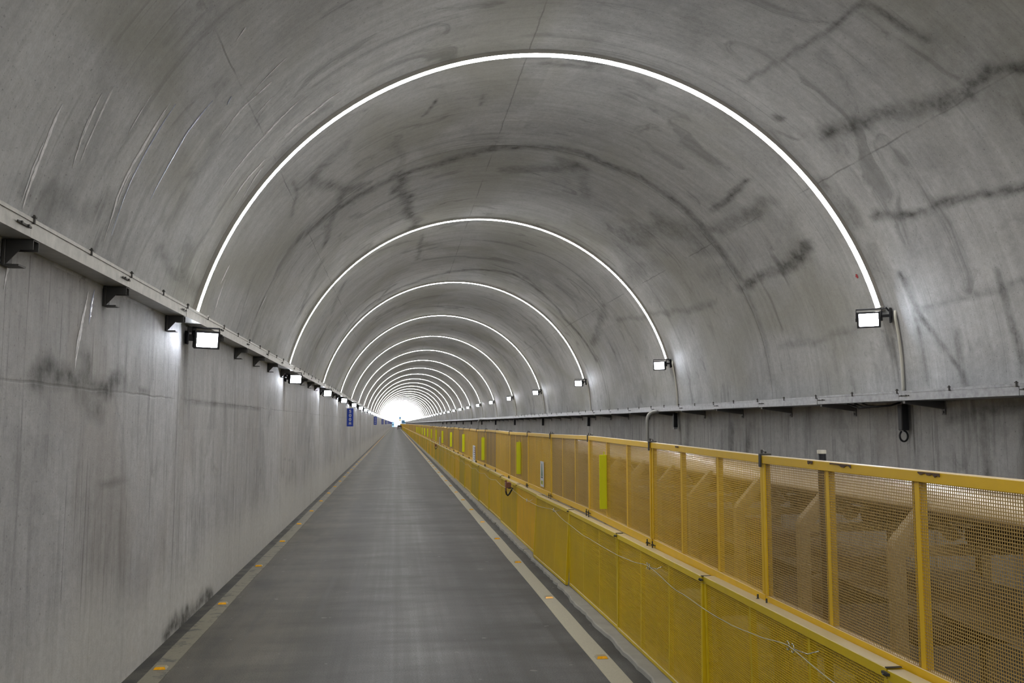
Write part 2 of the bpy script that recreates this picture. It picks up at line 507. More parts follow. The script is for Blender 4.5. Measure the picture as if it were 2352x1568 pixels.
# ================================================================== STRUCTURE
def joints():
    k = math.floor((BACK - JOINT0) / JSTEP)
    ys = []
    while JOINT0 + k * JSTEP < PORTAL:
        ys.append(max(BACK, JOINT0 + k * JSTEP)); k += 1
    ys.append(PORTAL)
    return ys
JY = joints()
GAP = 0.0035

def struct_root(name):
    return tag(empty(name), kind='structure')

STAIN_M = [([(a * ds, y) for a, y in pts], w, s) for pts, w, s in STAINS]
ceiling = struct_root('ceiling')
wall_left = struct_root('wall_left')
wall_right = struct_root('wall_right')
rs = random.Random(3)
for a, b in zip(JY[:-1], JY[1:]):
    near = b > 1 and a < 47
    du = 0.05 if near else 0.30
    dv = 0.05 if near else (1.5 if b > 0 else 4)
    L = b - a - 2 * GAP
    vs = np.linspace(a + GAP, b - GAP, max(3, int(L / dv)))
    us = np.linspace(A_L * ds, A_R * ds, int((A_R - A_L) * ds / du))
    off = rs.uniform(-0.006, 0.006) if a > 20 or b < 2 else 0.0
    def fv(U, V, off=off, a=a, b=b):
        r = RT + off + 0.010 * np.clip(1 - np.minimum(V - a, b - V) / 0.05, 0, 1)     # castings flare a little at their edges
        ang = U / RT
        return np.stack([XC + r * np.sin(ang), V, ZC + r * np.cos(ang)], -1)
    surface('lining_segment', M_VAULT, ceiling, us, vs, fv, STAIN_M if near else None, flip=True)
    us = np.linspace(-0.05, ZL + 0.08, 66 if near else 6)
    surface('wall_segment', M_WALL_L, wall_left, us, vs, lambda U, V, off=off: np.stack([np.full_like(U, XL + off), V, U], -1), WALL_L_STAINS if near else None, flip=True)
    us = np.linspace(-0.05, ZR + 0.08, 50 if near else 5)
    surface('wall_segment', M_WALL_R, wall_right, us, vs, lambda U, V, off=off: np.stack([np.full_like(U, XR + off), V, U], -1), WALL_R_STAINS if near else None)

# the rock-side shell seen only down in the joints
mb = MB()
prof = [(XL - 0.05, -0.3), (XL - 0.05, ZL)] + [(vault(a, 0, RT + 0.05)[0], vault(a, 0, RT + 0.05)[2]) for a in np.linspace(A_L + 1, A_R - 1, 40)] + [(XR + 0.06, ZR), (XR + 0.06, -0.3)]
n = len(prof)
mb.add([(x, BACK, z) for x, z in prof] + [(x, PORTAL, z) for x, z in prof], [(i, i + 1, i + 1 + n, i + n) for i in range(n - 1)])
tag(build(mb, 'joint_backing', M_BACKING, ceiling, True))

# portal head wall outside
mb = MB()
outer = [(-9, -0.3), (-9, 9), (13, 9), (13, -0.3)]
inner = prof
vs = [(x, PORTAL + 0.02, z) for x, z in inner]
mbp = MB()
m = len(inner)
big = []
for x, z in inner:
    dx, dz = x - XC, z - ZC
    k = 9.0 / max(abs(dx), abs(dz), 1e-3)
    big.append((XC + dx * k, PORTAL + 0.02, max(-0.3, ZC + dz * k)))
mbp.add(vs + big, [(i, i + 1, i + 1 + m, i + m) for i in range(m - 1)])
tag(build(mbp, 'wall_portal', M_WALL_R), kind='structure')

# ---- road
gf = G('asphalt')
gf.dims = '2D'
tc = gf.n('ShaderNodeTexCoord').outputs['Object']
x_, y_, z_ = gf.sep(tc)
fine = gf.noise(tc, 75, 2, 0.8)
lng = gf.noise(gf.vec(gf.math('MULTIPLY', x_, 5.0), gf.math('MULTIPLY', y_, 0.07)), 1.0, 4, 0.65)
crs = gf.noise(gf.vec(gf.math('MULTIPLY', x_, 0.45), gf.math('MULTIPLY', y_, 1.5)), 1.0, 4, 0.65)
big = gf.noise(tc, 0.7, 4, 0.6)
f = gf.math('MULTIPLY_ADD', fine, 1.5, 0.25)
f = gf.math('MULTIPLY', f, gf.math('MULTIPLY_ADD', lng, 1.5, 0.25))
f = gf.math('MULTIPLY', f, gf.math('MULTIPLY_ADD', crs, 1.3, 0.35))
f = gf.math('MULTIPLY', f, gf.math('MULTIPLY_ADD', big, 0.9, 0.55))
wh = gf.ramp(gf.math('ABSOLUTE', gf.math('SUBTRACT', x_, 0.12)), 0.85, 0.05)      # lighter middle of the lane
wh2 = gf.ramp(gf.math('ABSOLUTE', gf.math('SUBTRACT', gf.math('ABSOLUTE', gf.math('SUBTRACT', x_, 0.1)), 0.95)), 0.30, 0.05)   # the two wheel tracks
f = gf.math('MULTIPLY', f, gf.math('ADD', gf.math('MULTIPLY_ADD', wh, 0.85, 1.0), gf.math('MULTIPLY', wh2, -0.18)))
tone = gf.mix(gf.ramp(x_, -1.5, 0.0), (0.078, 0.073, 0.058, 1), (0.066, 0.068, 0.070, 1))
c = gf.mix(1.0, tone, gf.vec(f, f, f), 'MULTIPLY')
rag = gf.math('MULTIPLY', gf.noise(gf.vec(gf.math('MULTIPLY', x_, 1.0), gf.math('MULTIPLY', y_, 3.0)), 1.3, 5, 0.7), 0.50)
edge = gf.ramp(gf.math('ADD', x_, rag), -1.74, -1.86)
pat = gf.ramp(gf.noise(gf.vec(gf.math('MULTIPLY', x_, 1.5), gf.math('MULTIPLY', y_, 2.2)), 1.1, 4, 0.65), 0.40, 0.58)
c = gf.mix(gf.math('MULTIPLY', edge, gf.math('MULTIPLY_ADD', pat, 0.6, 0.3)), c, (0.013, 0.013, 0.012, 1))
edr = gf.ramp(gf.math('ADD', x_, gf.math('MULTIPLY', gf.noise(gf.vec(gf.math('MULTIPLY', x_, 4), y_), 2.0, 5), 0.16)), 2.05, 2.20)
c = gf.mix(gf.math('MULTIPLY', edr, 0.55), c, (0.02, 0.02, 0.019, 1))
dusty = gf.math('MULTIPLY', gf.ramp(x_, -0.6, -1.4), gf.ramp(gf.noise(gf.vec(gf.math('MULTIPLY', x_, 2.0), gf.math('MULTIPLY', y_, 0.5)), 1.6, 4), 0.42, 0.68))
c = gf.mix(gf.math('MULTIPLY', gf.math('MULTIPLY', dusty, 0.45), gf.math('SUBTRACT', 1.0, edge)), c, (0.115, 0.105, 0.082, 1))
spk = gf.ramp(gf.noise(tc, 6.0, 2, 0.4), 0.79, 0.81)
c = gf.mix(gf.math('MULTIPLY', spk, 0.3), c, (0.3, 0.3, 0.28, 1))
gf.set('Base Color', c)
gf.set('Roughness', gf.math('MULTIPLY_ADD', lng, 0.25, 0.52))
gf.bump(gf.math('ADD', fine, gf.math('MULTIPLY', big, 0.3)), 0.35, 0.006)
M_ASPH = gf.m
mb = MB()
NX = 12
mb.add([(XL - 0.06 + (XR + 0.12 - XL) * i / NX, y, 0) for y in (BACK, 0, 30, 120, PORTAL + 1) for i in range(NX + 1)],
       [(j * (NX + 1) + i, j * (NX + 1) + i + 1, (j + 1) * (NX + 1) + i + 1, (j + 1) * (NX + 1) + i) for j in range(4) for i in range(NX)])
floor = tag(build(mb, 'floor', M_ASPH), kind='structure')
mb = MB()
mb.add([(-60, PORTAL - 0.5, -0.03), (60, PORTAL - 0.5, -0.03), (60, PORTAL + 160, -0.03), (-60, PORTAL + 160, -0.03)], [(0, 1, 2, 3)])
tag(build(mb, 'floor_outside', plain('pale_yard', (0.55, 0.55, 0.54, 1), 0.8)), kind='structure')

# ---- lane lines (paint on the road)
def line_mat(name, col, worn):
    g = G(name)
    t = g.n('ShaderNodeTexCoord').outputs['Object']
    n1 = g.noise(t, 5, 5, 0.7); n2 = g.noise(t, 60, 3)
    c = g.mix(1.0, col, g.vec(*[g.math('MULTIPLY_ADD', n2, 0.4, 0.8)] * 3), 'MULTIPLY')
    c = g.mix(g.ramp(n1, worn, worn + 0.16), c, (0.075, 0.073, 0.066, 1))
    g.set('Base Color', c); g.set('Roughness', 0.6)
    return g.m
for x, w, mt in ((-2.01, 0.088, line_mat('worn_line_paint', (0.195, 0.182, 0.135, 1), 0.50)), (1.885, 0.092, line_mat('line_paint', (0.40, 0.385, 0.31, 1), 0.66))):
    mb = MB(); ys = list(np.linspace(1, 40, 40)) + [80, 160, PORTAL]
    rr = random.Random(5)
    vs = []
    for y in ys:
        e1, e2 = rr.uniform(-.006, .006), rr.uniform(-.006, .006)
        vs += [(x - w + e1, y, 0.0), (x - w + e1, y, 0.004), (x + w + e2, y, 0.004), (x + w + e2, y, 0.0)]
    mb.add(vs, [(4 * i + k, 4 * i + k + 1, 4 * i + k + 5, 4 * i + k + 4) for i in range(len(ys) - 1) for k in range(3)])
    build(mb, 'lane_line', mt, floor)

# ---- kerb strip under the fence, in cast lengths
M_KERB = plain('kerb_concrete', (0.30, 0.295, 0.27, 1), 0.8, vary=0.3, scale=5)
kerb = tag(empty('trim_1'), kind='structure')
rr = random.Random(9)
def kerb_piece(y0, y1, seed):
    q = random.Random(seed); ny = max(2, int((y1 - y0) / 0.12)); vs = []
    for i in range(ny + 1):
        y = y0 + (y1 - y0) * i / ny
        e = q.uniform(-0.016, 0.016)
        vs += [(2.125 + e, y, -0.02), (2.14 + e, y, 0.03), (2.155 + e, y, 0.036), (2.46, y, 0.036), (2.46, y, -0.02)]
    fs = [(5 * i + k, 5 * i + k + 1, 5 * i + k + 6, 5 * i + k + 5) for i in range(ny) for k in range(4)]
    fs += [(0, 1, 2, 3, 4), tuple(5 * ny + k for k in (4, 3, 2, 1, 0))]
    return MB().add(vs, fs)
km = [kerb_piece(0.004, 3.996, s).mesh('kerb_stone', M_KERB) for s in range(4)]
for i in range(34):
    link('kerb_stone', km[i % 4], kerb, (rr.uniform(-.012, .012), -1.2 + 4 * i, rr.uniform(-.004, .004)))
mb = MB(); mb.box(2.13, 2.46, 134.8, PORTAL, -0.02, 0.036); build(mb, 'kerb_stone', M_KERB, kerb)

# ---- lime runs on the vault and walls: thin crusts standing off the concrete
M_LIME = plain('lime_crust', (0.72, 0.72, 0.75, 1), 0.6, vary=0.45, scale=30)
M_WET = plain('wet_streak', (0.55, 0.60, 0.78, 1), 0.10, vary=0.5, scale=30)
def run_strip(pts, w, seed, fpos, lift, strands=4):
    """several ragged strands running down the surface, one crust"""
    q = random.Random(seed)
    tot = sum(math.hypot((a1 - a0) * (ds if fpos is vault else 1), y1 - y0) for (a0, y0), (a1, y1) in zip(pts[:-1], pts[1:]))
    mb = MB()
    for sN in range(strands):
        b0 = 0 if sN == 0 else q.uniform(0, .55); b1 = 1 if sN == 0 else min(1, b0 + q.uniform(.25, .6))
        off = 0 if sN == 0 else q.uniform(-1.1, 1.1) * w
        ws = w * (0.55 if sN == 0 else q.uniform(.15, .4))
        N = max(8, int(tot * (b1 - b0) / 0.022))
        vs = []; wv = 0; dr = 0
        cum = [0.0]
        for (a0, y0), (a1, y1) in zip(pts[:-1], pts[1:]):
            cum.append(cum[-1] + math.hypot((a1 - a0) * (ds if fpos is vault else 1), y1 - y0))
        for i in range(N + 1):
            t = (b0 + (b1 - b0) * i / N) * tot
            a = float(np.interp(t, cum, [p[0] for p in pts])); y = float(np.interp(t, cum, [p[1] for p in pts]))
            wv = 0.6 * wv + q.uniform(-.5, .5); dr = 0.95 * dr + q.uniform(-.12, .12) * w
            taper = min(1, 6 * i / N + 0.05, 4 * (N - i) / N + 0.05)
            ww = max(0.0008, ws * (0.85 + wv) * taper)
            yo = off + dr
            for k, r in ((-1, 0.001), (-0.4, lift), (0.4, lift), (1, 0.001)):
                yy = y + yo + k * ww
                vs.append(vault(a, yy, RT - 0.0015 - r) if fpos is vault else (XL + 0.0015 + r, yy, a))
        mb.add(vs, [(4 * i + k, 4 * i + k + 1, 4 * i + k + 5, 4 * i + k + 4) for i in range(N) for k in range(3)])
    return mb
for i, (pts, w) in enumerate(CRUSTS):
    build(run_strip(pts, w * 1.0, i, vault, 0.003, 6), 'lime_streak', M_LIME, ceiling)
for i, (pts, w) in enumerate(WETS):
    build(run_strip(pts, w * 0.9, 90 + i, vault, 0.004, 3), 'wet_streak', M_WET, ceiling)
for i, (pts, w, mt) in enumerate((([(3.10, 6.64), (2.712, 6.50), (2.50, 6.43)], 0.03, M_LIME), ([(3.127, 6.76), (2.86, 6.68)], 0.028, M_WET), ([(3.16, 5.34), (2.90, 5.27)], 0.02, M_LIME))):
    build(run_strip(pts, w, 120 + i, None, 0.003, 4), 'lime_streak', mt, wall_left)

# a dab of red marking paint on the vault
mb = MB(); q = random.Random(2)
ra, ry = 67.30, 10.02
mb.add([vault(ra + 0.35 * math.sin(t) * q.uniform(.6, 1.3), ry + 0.035 * math.cos(t) * q.uniform(.6, 1.2), RT - 0.003) for t in np.linspace(0, 6.0, 11)], [tuple(range(11))])
build(mb, 'paint_mark', plain('red_marking_paint', (0.40, 0.04, 0.05, 1), 0.6), ceiling)

# ================================================================== ARCH LIGHTS
M_CHAN = plain('light_channel', (0.5, 0.48, 0.45, 1), 0.5, 0.3)
M_RING = emit('arch_light_glow', RING_COL, RING_EMIT)
def ring_meshes(a0=-76.05, a1=73.37, nseg=72):
    ang = np.linspace(a0, a1, nseg + 1)
    vs = []
    cs = [(-0.05, 0.034), (-0.05, 0.0432), (-0.035, 0.0475), (0.035, 0.0475), (0.05, 0.0432), (0.05, 0.034)]
    for a in ang:
        for y, r in cs:
            vs.append(vault(a, y, RT - 0.004 - r))
    n = len(cs)
    fs = [(n * i + k, n * i + k + 1, n * i + k + 1 + n, n * i + k + n) for i in range(nseg) for k in range(n - 1)]
    fs += [tuple(range(n)), tuple(range(n * nseg, n * nseg + n))[::-1]]
    d = MB().add(vs, fs)
    vs = []; cs2 = [(-0.055, -0.01), (-0.055, 0.043), (-0.051, 0.043), (-0.051, 0.030), (0.051, 0.030), (0.051, 0.043), (0.055, 0.043), (0.055, -0.01)]
    for a in np.linspace(a0 - 0.2, a1 + 0.2, nseg + 1):
        for y, r in cs2:
            vs.append(vault(a, y, RT - 0.004 - r))
    fs = [(8 * i + k, 8 * i + k + 1, 8 * i + k + 9, 8 * i + k + 8) for i in range(nseg) for k in range(7)]
    return d.mesh('diffuser', M_RING, True), MB().add(vs, fs).mesh('channel', M_CHAN)
ring_d, ring_c = ring_meshes()
ring_df, ring_cf = ring_meshes(nseg=36)
def cap_mesh(a):
    p = Vector(vault(a, 0, RT - 0.03))
    return MB().box(-0.028, 0.028, -0.066, 0.066, -0.03, 0.03, 0.006, Matrix.Translation(p) @ Matrix.Rotation(R_(a), 4, 'Y')).mesh('end_cap', M_CHAN)
caps = [cap_mesh(-76.35), cap_mesh(73.7)]
NR = int((PORTAL - Y0) / DY)
for k in range(-3, NR + 1):
    y = Y0 + k * DY
    t = empty('arch_light', (0, y, 0))
    if 0 <= k < 24:
        lab = ['nearest and largest arch of white light round the concrete vault', 'second arch of white light counted from the camera, inside the largest one'][k] if k < 2 else f'{ORD[k]} arch of white light counted from the camera round the grey vault'
    elif k < 0:
        lab = 'arch of white light round the vault behind the camera'
    else:
        lab = 'tiny far arch of white light in the dense nest near the bright tunnel mouth'
    tag(t, lab, 'light', 'arches of white light across the vault')
    link('diffuser', ring_d if -1 < k < 14 else ring_df, t); link('channel', ring_c if -1 < k < 14 else ring_cf, t)
    if k < 12:
        for cm in caps:
            link('end_cap', cm, t)

# ================================================================== FLOODLIGHTS
M_BLACK = plain('black_metal', (0.025, 0.026, 0.032, 1), 0.4, 0.3)
M_DARK = plain('dark_steel', (0.07, 0.068, 0.066, 1), 0.55, 0.5, vary=0.3)
M_GALV = plain('galvanised_steel', (0.34, 0.35, 0.37, 1), 0.36, 0.6, vary=0.6, scale=16)
M_GALV2 = plain('weathered_tray_steel', (0.37, 0.365, 0.345, 1), 0.42, 0.4, vary=0.5, scale=14)
M_WHITEPVC = plain('white_conduit', (0.62, 0.61, 0.55, 1), 0.45)
M_FLOOD = emit('floodlight_glow', FLOOD_COL, FLOOD_EMIT)
def flood_proto(side):
    """built facing the camera (-y); origin at the lens centre; side +1 = right wall, -1 = left wall"""
    t = empty('floodlight')
    hb = MB(); hb.box(-0.13, 0.13, 0.0, 0.05, -0.095, 0.095, 0.012)
    hb.box(-0.10, 0.10, 0.05, 0.10, -0.075, 0.075, 0.01)
    for i in range(7):
        hb.box(-0.095 + i * 0.03, -0.085 + i * 0.03, 0.10, 0.125, -0.07, 0.07)
    for q in ((-0.13, -0.108, -0.095, 0.095), (0.108, 0.13, -0.095, 0.095), (-0.108, 0.108, 0.076, 0.095), (-0.108, 0.108, -0.095, -0.076)):
        hb.box(q[0], q[1], -0.045, 0.002, q[2], q[3])
    build(hb, 'housing', M_BLACK, t)
    build(MB().box(-0.105, 0.105, -0.008, 0.002, -0.072, 0.072, 0.004), 'lens', M_FLOOD, t)
    yk = MB()
    yk.tube([(-0.14, 0.03, 0.0), (-0.14, 0.03, 0.125), (0.14, 0.03, 0.125), (0.14, 0.03, 0.0)], 0.011, 6)
    yk.box(-0.15, -0.13, 0.01, 0.05, -0.02, 0.02); yk.box(0.13, 0.15, 0.01, 0.05, -0.02, 0.02)
    build(yk, 'yoke', M_BLACK, t)
    if side > 0:
        ar = MB().box(0.14, 0.245, 0.015, 0.045, 0.02, 0.055, 0.004)
        ar.box(0.225, 0.245, -0.03, 0.09, -0.05, 0.13, 0.004)
        ar.tube([(0.15, 0.03, 0.12), (0.19, 0.03, 0.135), (0.225, 0.03, 0.09)], 0.012, 6)
    else:
        ar = MB().box(-0.19, -0.14, 0.01, 0.05, -0.02, 0.05, 0.004)
        ar.box(-0.205, -0.19, -0.05, 0.11, -0.055, 0.085, 0.004)
        ar.box(-0.19, -0.10, 0.03, 0.06, 0.07, 0.13, 0.004)
    build(ar, 'wall_arm', M_BLACK, t)
    remember(t)
    return t
for side, nm in ((1, 'right'), (-1, 'left')):
    proto = flood_proto(side)
    for k in range(-1, NR + 1):
        t = proto if k == -1 else copy_tree(proto)
        t.location = (5.575, Y0 + k * DY - 0.06, 3.37) if side > 0 else (-2.02, Y0 + k * DY - 0.10, 3.03)
        t.rotation_euler = (R_(8), 0, R_(-34 if side > 0 else 26))
        where = 'floodlight on the right wall below a light arch' if side > 0 else 'floodlight under the left cable tray'
        if k < 0:
            lab = where + ', beside the camera out of view'
        elif k == 0:
            lab = 'largest, nearest white ' + where
        elif k < 20:
            lab = f'white {where}, {ORD[k]} from the camera'
        else:
            lab = f'far white floodlight, a dot in the {nm} row of lamps towards the tunnel mouth'
        tag(t, lab, 'floodlight', f'floodlights along the {nm} wall')

# conduits from the right floodlights down to the tray
def conduit_mb():
    pts = [(5.80, 0.0, 3.46)] + [vault(a, 0.01 * i, RT - 0.022) for i, a in enumerate(np.linspace(75.5, 88.2, 12))]
    return MB().tube(pts, 0.018, 8)
cond = conduit_mb().mesh('wall_conduit', M_WHITEPVC, True)
drv_b = MB().box(-0.045, 0.045, -0.04, 0.04, -0.27, 0.03, 0.008).mesh('driver_box', M_BLACK)
drv_s = MB().box(0.02, 0.048, 0.045, 0.075, -0.27, 0.06, 0.003).mesh('cover_strip', M_GALV)
drv_c = MB().box(-0.04, 0.04, -0.035, 0.035, -0.305, -0.27, 0.004).mesh('end_plate', M_GALV)
th = np.linspace(0, 2 * math.pi * 0.92, 18)
drv_l = MB().tube([(0.01 + 0.05 * math.sin(a), 0.02, -0.335 + 0.062 * math.cos(a)) for a in th], 0.011, 6).mesh('cable_loop', M_BLACK, True)
for k in range(13):
    y = Y0 + k * DY
    o = link('wall_conduit', cond, None, (0, y - 0.25, 0))
    tag(o, (f'white conduit curving down the wall from the {"nearest" if k == 0 else ORD[k]} right floodlight to the tray' if k < 8 else 'far thin white conduit below a right-hand floodlight'), 'conduit', 'white conduits below the right floodlights')
    t = empty('driver_box', (5.82, y - 0.29, 2.33))
    link('box_body', drv_b, t)
    if k == 0:
        link('cover_strip', drv_s, t); link('cable_loop', drv_l, t)
        lab = 'long black driver box with a cable loop hanging below the right cable tray'
    elif k == 1:
        link('end_plate', drv_c, t)
        lab = 'black driver box with a shiny end hanging below the right tray, second from the camera'
    else:
        lab = f'slim black driver box hanging below the right tray, {ORD[k]} from the camera' if k < 8 else 'far slim black driver box below the right tray'
    tag(t, lab, 'box', 'driver boxes below the right cable tray')

# ================================================================== CABLE TRAYS
def tray_section(x0, x1, z0, z1, L, front_left):
    """covered tray length; returns body and lid meshes"""
    b = MB().box(x0, x1, 0.003, L - 0.003, z0, z1 - 0.008)
    lip = x0 - 0.006 if front_left else x1 + 0.006
    l = MB()
    if front_left:
        l.box(lip, x1, 0.001, L - 0.001, z1 - 0.008, z1); l.box(lip, lip + 0.004, 0.001, L - 0.001, z1 - 0.022, z1 - 0.008)
    else:
        l.box(x0, lip, 0.001, L - 0.001, z1 - 0.008, z1); l.box(lip - 0.004, lip, 0.001, L - 0.001, z1 - 0.022, z1 - 0.008)
    return b, l
for side in ('right', 'left'):
    rgt = side == 'right'
    x0, x1, z0, z1 = (5.41, 5.885, 2.385, 2.49) if rgt else (-2.215, -2.055, 3.185, 3.295)
    mat = M_GALV if rgt else M_GALV2
    root = tag(empty('cable_tray', (0, 0, 0)), f'long {"galvanised" if rgt else "dusty grey"} covered cable tray on brackets along the {side} wall', 'cable tray')
    L = 1.856
    b, l = tray_section(x0, x1, z0, z1, L, rgt)
    bm_, lm_ = b.mesh('tray_section', mat), l.mesh('tray_lid', mat)
    start = 8.86 - 4 * L if rgt else 7.02 - 3 * L
    rr = random.Random(11)
    fx = x0 - 0.008 if rgt else x1 + 0.008
    clip = MB().box(fx - 0.006, fx + 0.006, -0.008, 0.008, z1 - 0.03, z1 + 0.022, 0.002)
    clip.box(fx - 0.012, fx + 0.012, -0.012, 0.012, z1 + 0.004, z1 + 0.012)
    cm = clip.mesh('lid_clip', M_DARK)
    plate = MB().box(fx - 0.004, fx + 0.004, -0.16, 0.02, z0 + 0.045, z0 + 0.056)
    plate.tube([(fx, -0.12, z0 + 0.052), (fx + (-0.012 if rgt else 0.012), -0.12, z0 + 0.052)], 0.008, 6)
    plate.tube([(fx, -0.03, z0 + 0.052), (fx + (-0.012 if rgt else 0.012), -0.03, z0 + 0.052)], 0.008, 6)
    pm = plate.mesh('joint_strap', M_DARK)
    # brackets
    if rgt:
        br = MB().prism([(5.43, 2.383), (5.43, 2.355), (5.885, 2.295), (5.885, 2.383)], 'y', -0.022, 0.022)
        br.box(5.884, 5.896, -0.03, 0.03, 2.235, 2.383, 0.002)
        br.tube([(5.872, 0, 2.262), (5.888, 0, 2.262)], 0.014, 6)
    else:
        br = MB().box(-2.225, -2.205, -0.05, 0.05, 3.03, 3.183, 0.003)
        br.box(-2.205, -2.06, -0.04, -0.034, 3.125, 3.183); br.box(-2.205, -2.06, 0.034, 0.04, 3.125, 3.183); br.box(-2.205, -2.06, -0.034, 0.034, 3.177, 3.183)
        br.box(-2.205, -2.13, -0.05, 0.05, 3.03, 3.04)
        br.prism([(-2.205, 3.04), (-2.205, 3.125), (-2.13, 3.125)], 'y', -0.04, -0.034)
    brm = br.mesh('tray_bracket', M_DARK if not rgt else plain('bracket_steel', (0.15, 0.15, 0.155, 1), 0.5, 0.5))
    k = 0
    far = MB(); farb = MB()
    y = start
    while y < PORTAL - 2:
        if y < 130:
            s = link('tray_section', bm_, root, (rr.uniform(-.002, .002), y, rr.uniform(-.003, .003)))
            link('tray_lid', lm_, s)
            if y < 40:
                link('lid_clip', cm, s, (0, 0.02, 0)); link('lid_clip', cm, s, (0, L * 0.52, 0)); link('joint_strap', pm, s, (0, L - 0.04, 0))
        y += L
    nfar = y
    mf = MB(); yy = start
    while yy < 130: yy += L
    mf.box(x0, x1, yy, PORTAL, z0, z1)
    tag(build(mf, 'tray_section', mat, root))
    bys = [8.8 + 1.856 * i for i in range(-4, 300)] if rgt else [3.45, 5.26, 7.0, 8.83, 10.77, 12.5, 14.11, 15.67] + [17.44 + 1.75 * i for i in range(300)]
    fb = MB(); bv, bf = br.v, br.f
    for by in bys:
        if by > PORTAL - 1: break
        if by < 110: link('tray_bracket', brm, root, (0, by, 0))
        elif by < 300: fb.add([(p[0], p[1] + by, p[2]) for p in bv], bf)
    tag(build(fb, 'tray_bracket', brm.materials[0], root), kind='stuff')

# loose cables below the right tray beside the nearest driver box
mb = MB()
for j in range(3):
    mb.tube([(5.60 - .03 * j, 9.95 + .12 * j, 2.383), (5.58, 9.8 + .1 * j, 2.35 - .012 * j), (5.6, 9.62 + .06 * j, 2.335), (5.70, 9.5, 2.35), (5.80, 9.47, 2.384)], 0.012, 6)
tag(build(mb, 'tray_cable', M_BLACK, smooth=True), 'short black cables looping below the right tray by the nearest driver box', 'cable')

# conduits that rise from behind the fence and bend over to the right tray
M_PIPE = plain('grey_pipe', (0.30, 0.30, 0.29, 1), 0.5, 0.3)
arc = [(5.2 + 0.16 - 0.16 * math.cos(a), 0, 2.22 + 0.16 * math.sin(a)) for a in np.linspace(0, math.pi / 2, 8)]
pm = MB().tube([(5.2, 0, 0.0), (5.2, 0, 1.2)] + arc + [(5.44, 0, 2.38)], 0.035, 10).mesh('bent_pipe', M_PIPE, True)
for y, lab in ((17.75, 'nearest grey pipe rising behind the yellow fence and bending to the tray'), (55.7, 'grey pipe with a bend behind the fence, second and farther off'), (100.2, 'farthest thin grey bent pipe behind the fence')):
    tag(link('bent_pipe', pm, None, (0, y, 0)), lab, 'pipe', 'bent pipes rising to the right tray')
t = empty('capped_pole', (2.47, 4.86, 0))
build(MB().tube([(0, 0, 0.03), (0, 0, 1.965)], 0.024, 12), 'pole', M_BLACK, t, True)
build(MB().tube([(0, 0, 1.965), (0, 0, 1.985)], 0.026, 12), 'cap', M_WHITEPVC, t)
tag(t, 'short dark pole with a white cap poking up behind the fence top', 'pole')

# ================================================================== YELLOW MESH FENCE (two tiers)
DUSTC = (0.46, 0.38, 0.24, 1)
M_YUP = plain('upper_fence_paint', (0.76, 0.475, 0.012, 1), 0.45, vary=0.12, dust=0.8, dustcol=(0.62, 0.54, 0.42, 1), wear=None, per_object=0.12)
M_YUPM = plain('upper_mesh_paint', (0.41, 0.27, 0.085, 1), 0.5, vary=0.15, scale=2.5, per_object=0.25, col2=(0.58, 0.37, 0.03, 1))
M_YLO = plain('lower_fence_paint', (0.68, 0.49, 0.008, 1), 0.45, vary=0.12, dust=0.85, dustcol=(0.60, 0.52, 0.36, 1), per_object=0.15)
M_YLOM = plain('lower_mesh_paint', (0.62, 0.46, 0.006, 1), 0.5, vary=0.2, scale=2.0, per_object=0.4, col2=(0.70, 0.42, 0.008, 1))
M_RUST = plain('rust_chip', (0.10, 0.06, 0.04, 1), 0.8, vary=0.4)

def wire_mesh(L, z0, z1, x, cell=0.0142, wire=0.0040, t=0.0020, wv=0.0034):
    """woven steel mesh, every wire a bar of its own"""
    vs = []; fs = []
    def bar(p, q, a, b):
        o = len(vs)
        for c in (p, q):
            for s1, s2 in ((-1, -1), (1, -1), (1, 1), (-1, 1)):
                vs.append(tuple(c[i] + s1 * a[i] + s2 * b[i] for i in range(3)))
        for k in range(4):
            fs.append((o + k, o + (k + 1) % 4, o + 4 + (k + 1) % 4, o + 4 + k))
    n = int(L / cell)
    for i in range(n + 1):
        y = (L - n * cell) / 2 + i * cell
        bar((x + t, y, z0), (x + t, y, z1), (0, wv / 2, 0), (t / 2, 0, 0))
    m = int((z1 - z0) / cell)
    for i in range(m + 1):
        z = z0 + (z1 - z0 - m * cell) / 2 + i * cell
        bar((x, 0, z), (x, L, z), (0, 0, wire / 2), (t / 2, 0, 0))
    mb = MB(); mb.v = vs; mb.f = fs
    return mb

LP = 2.52
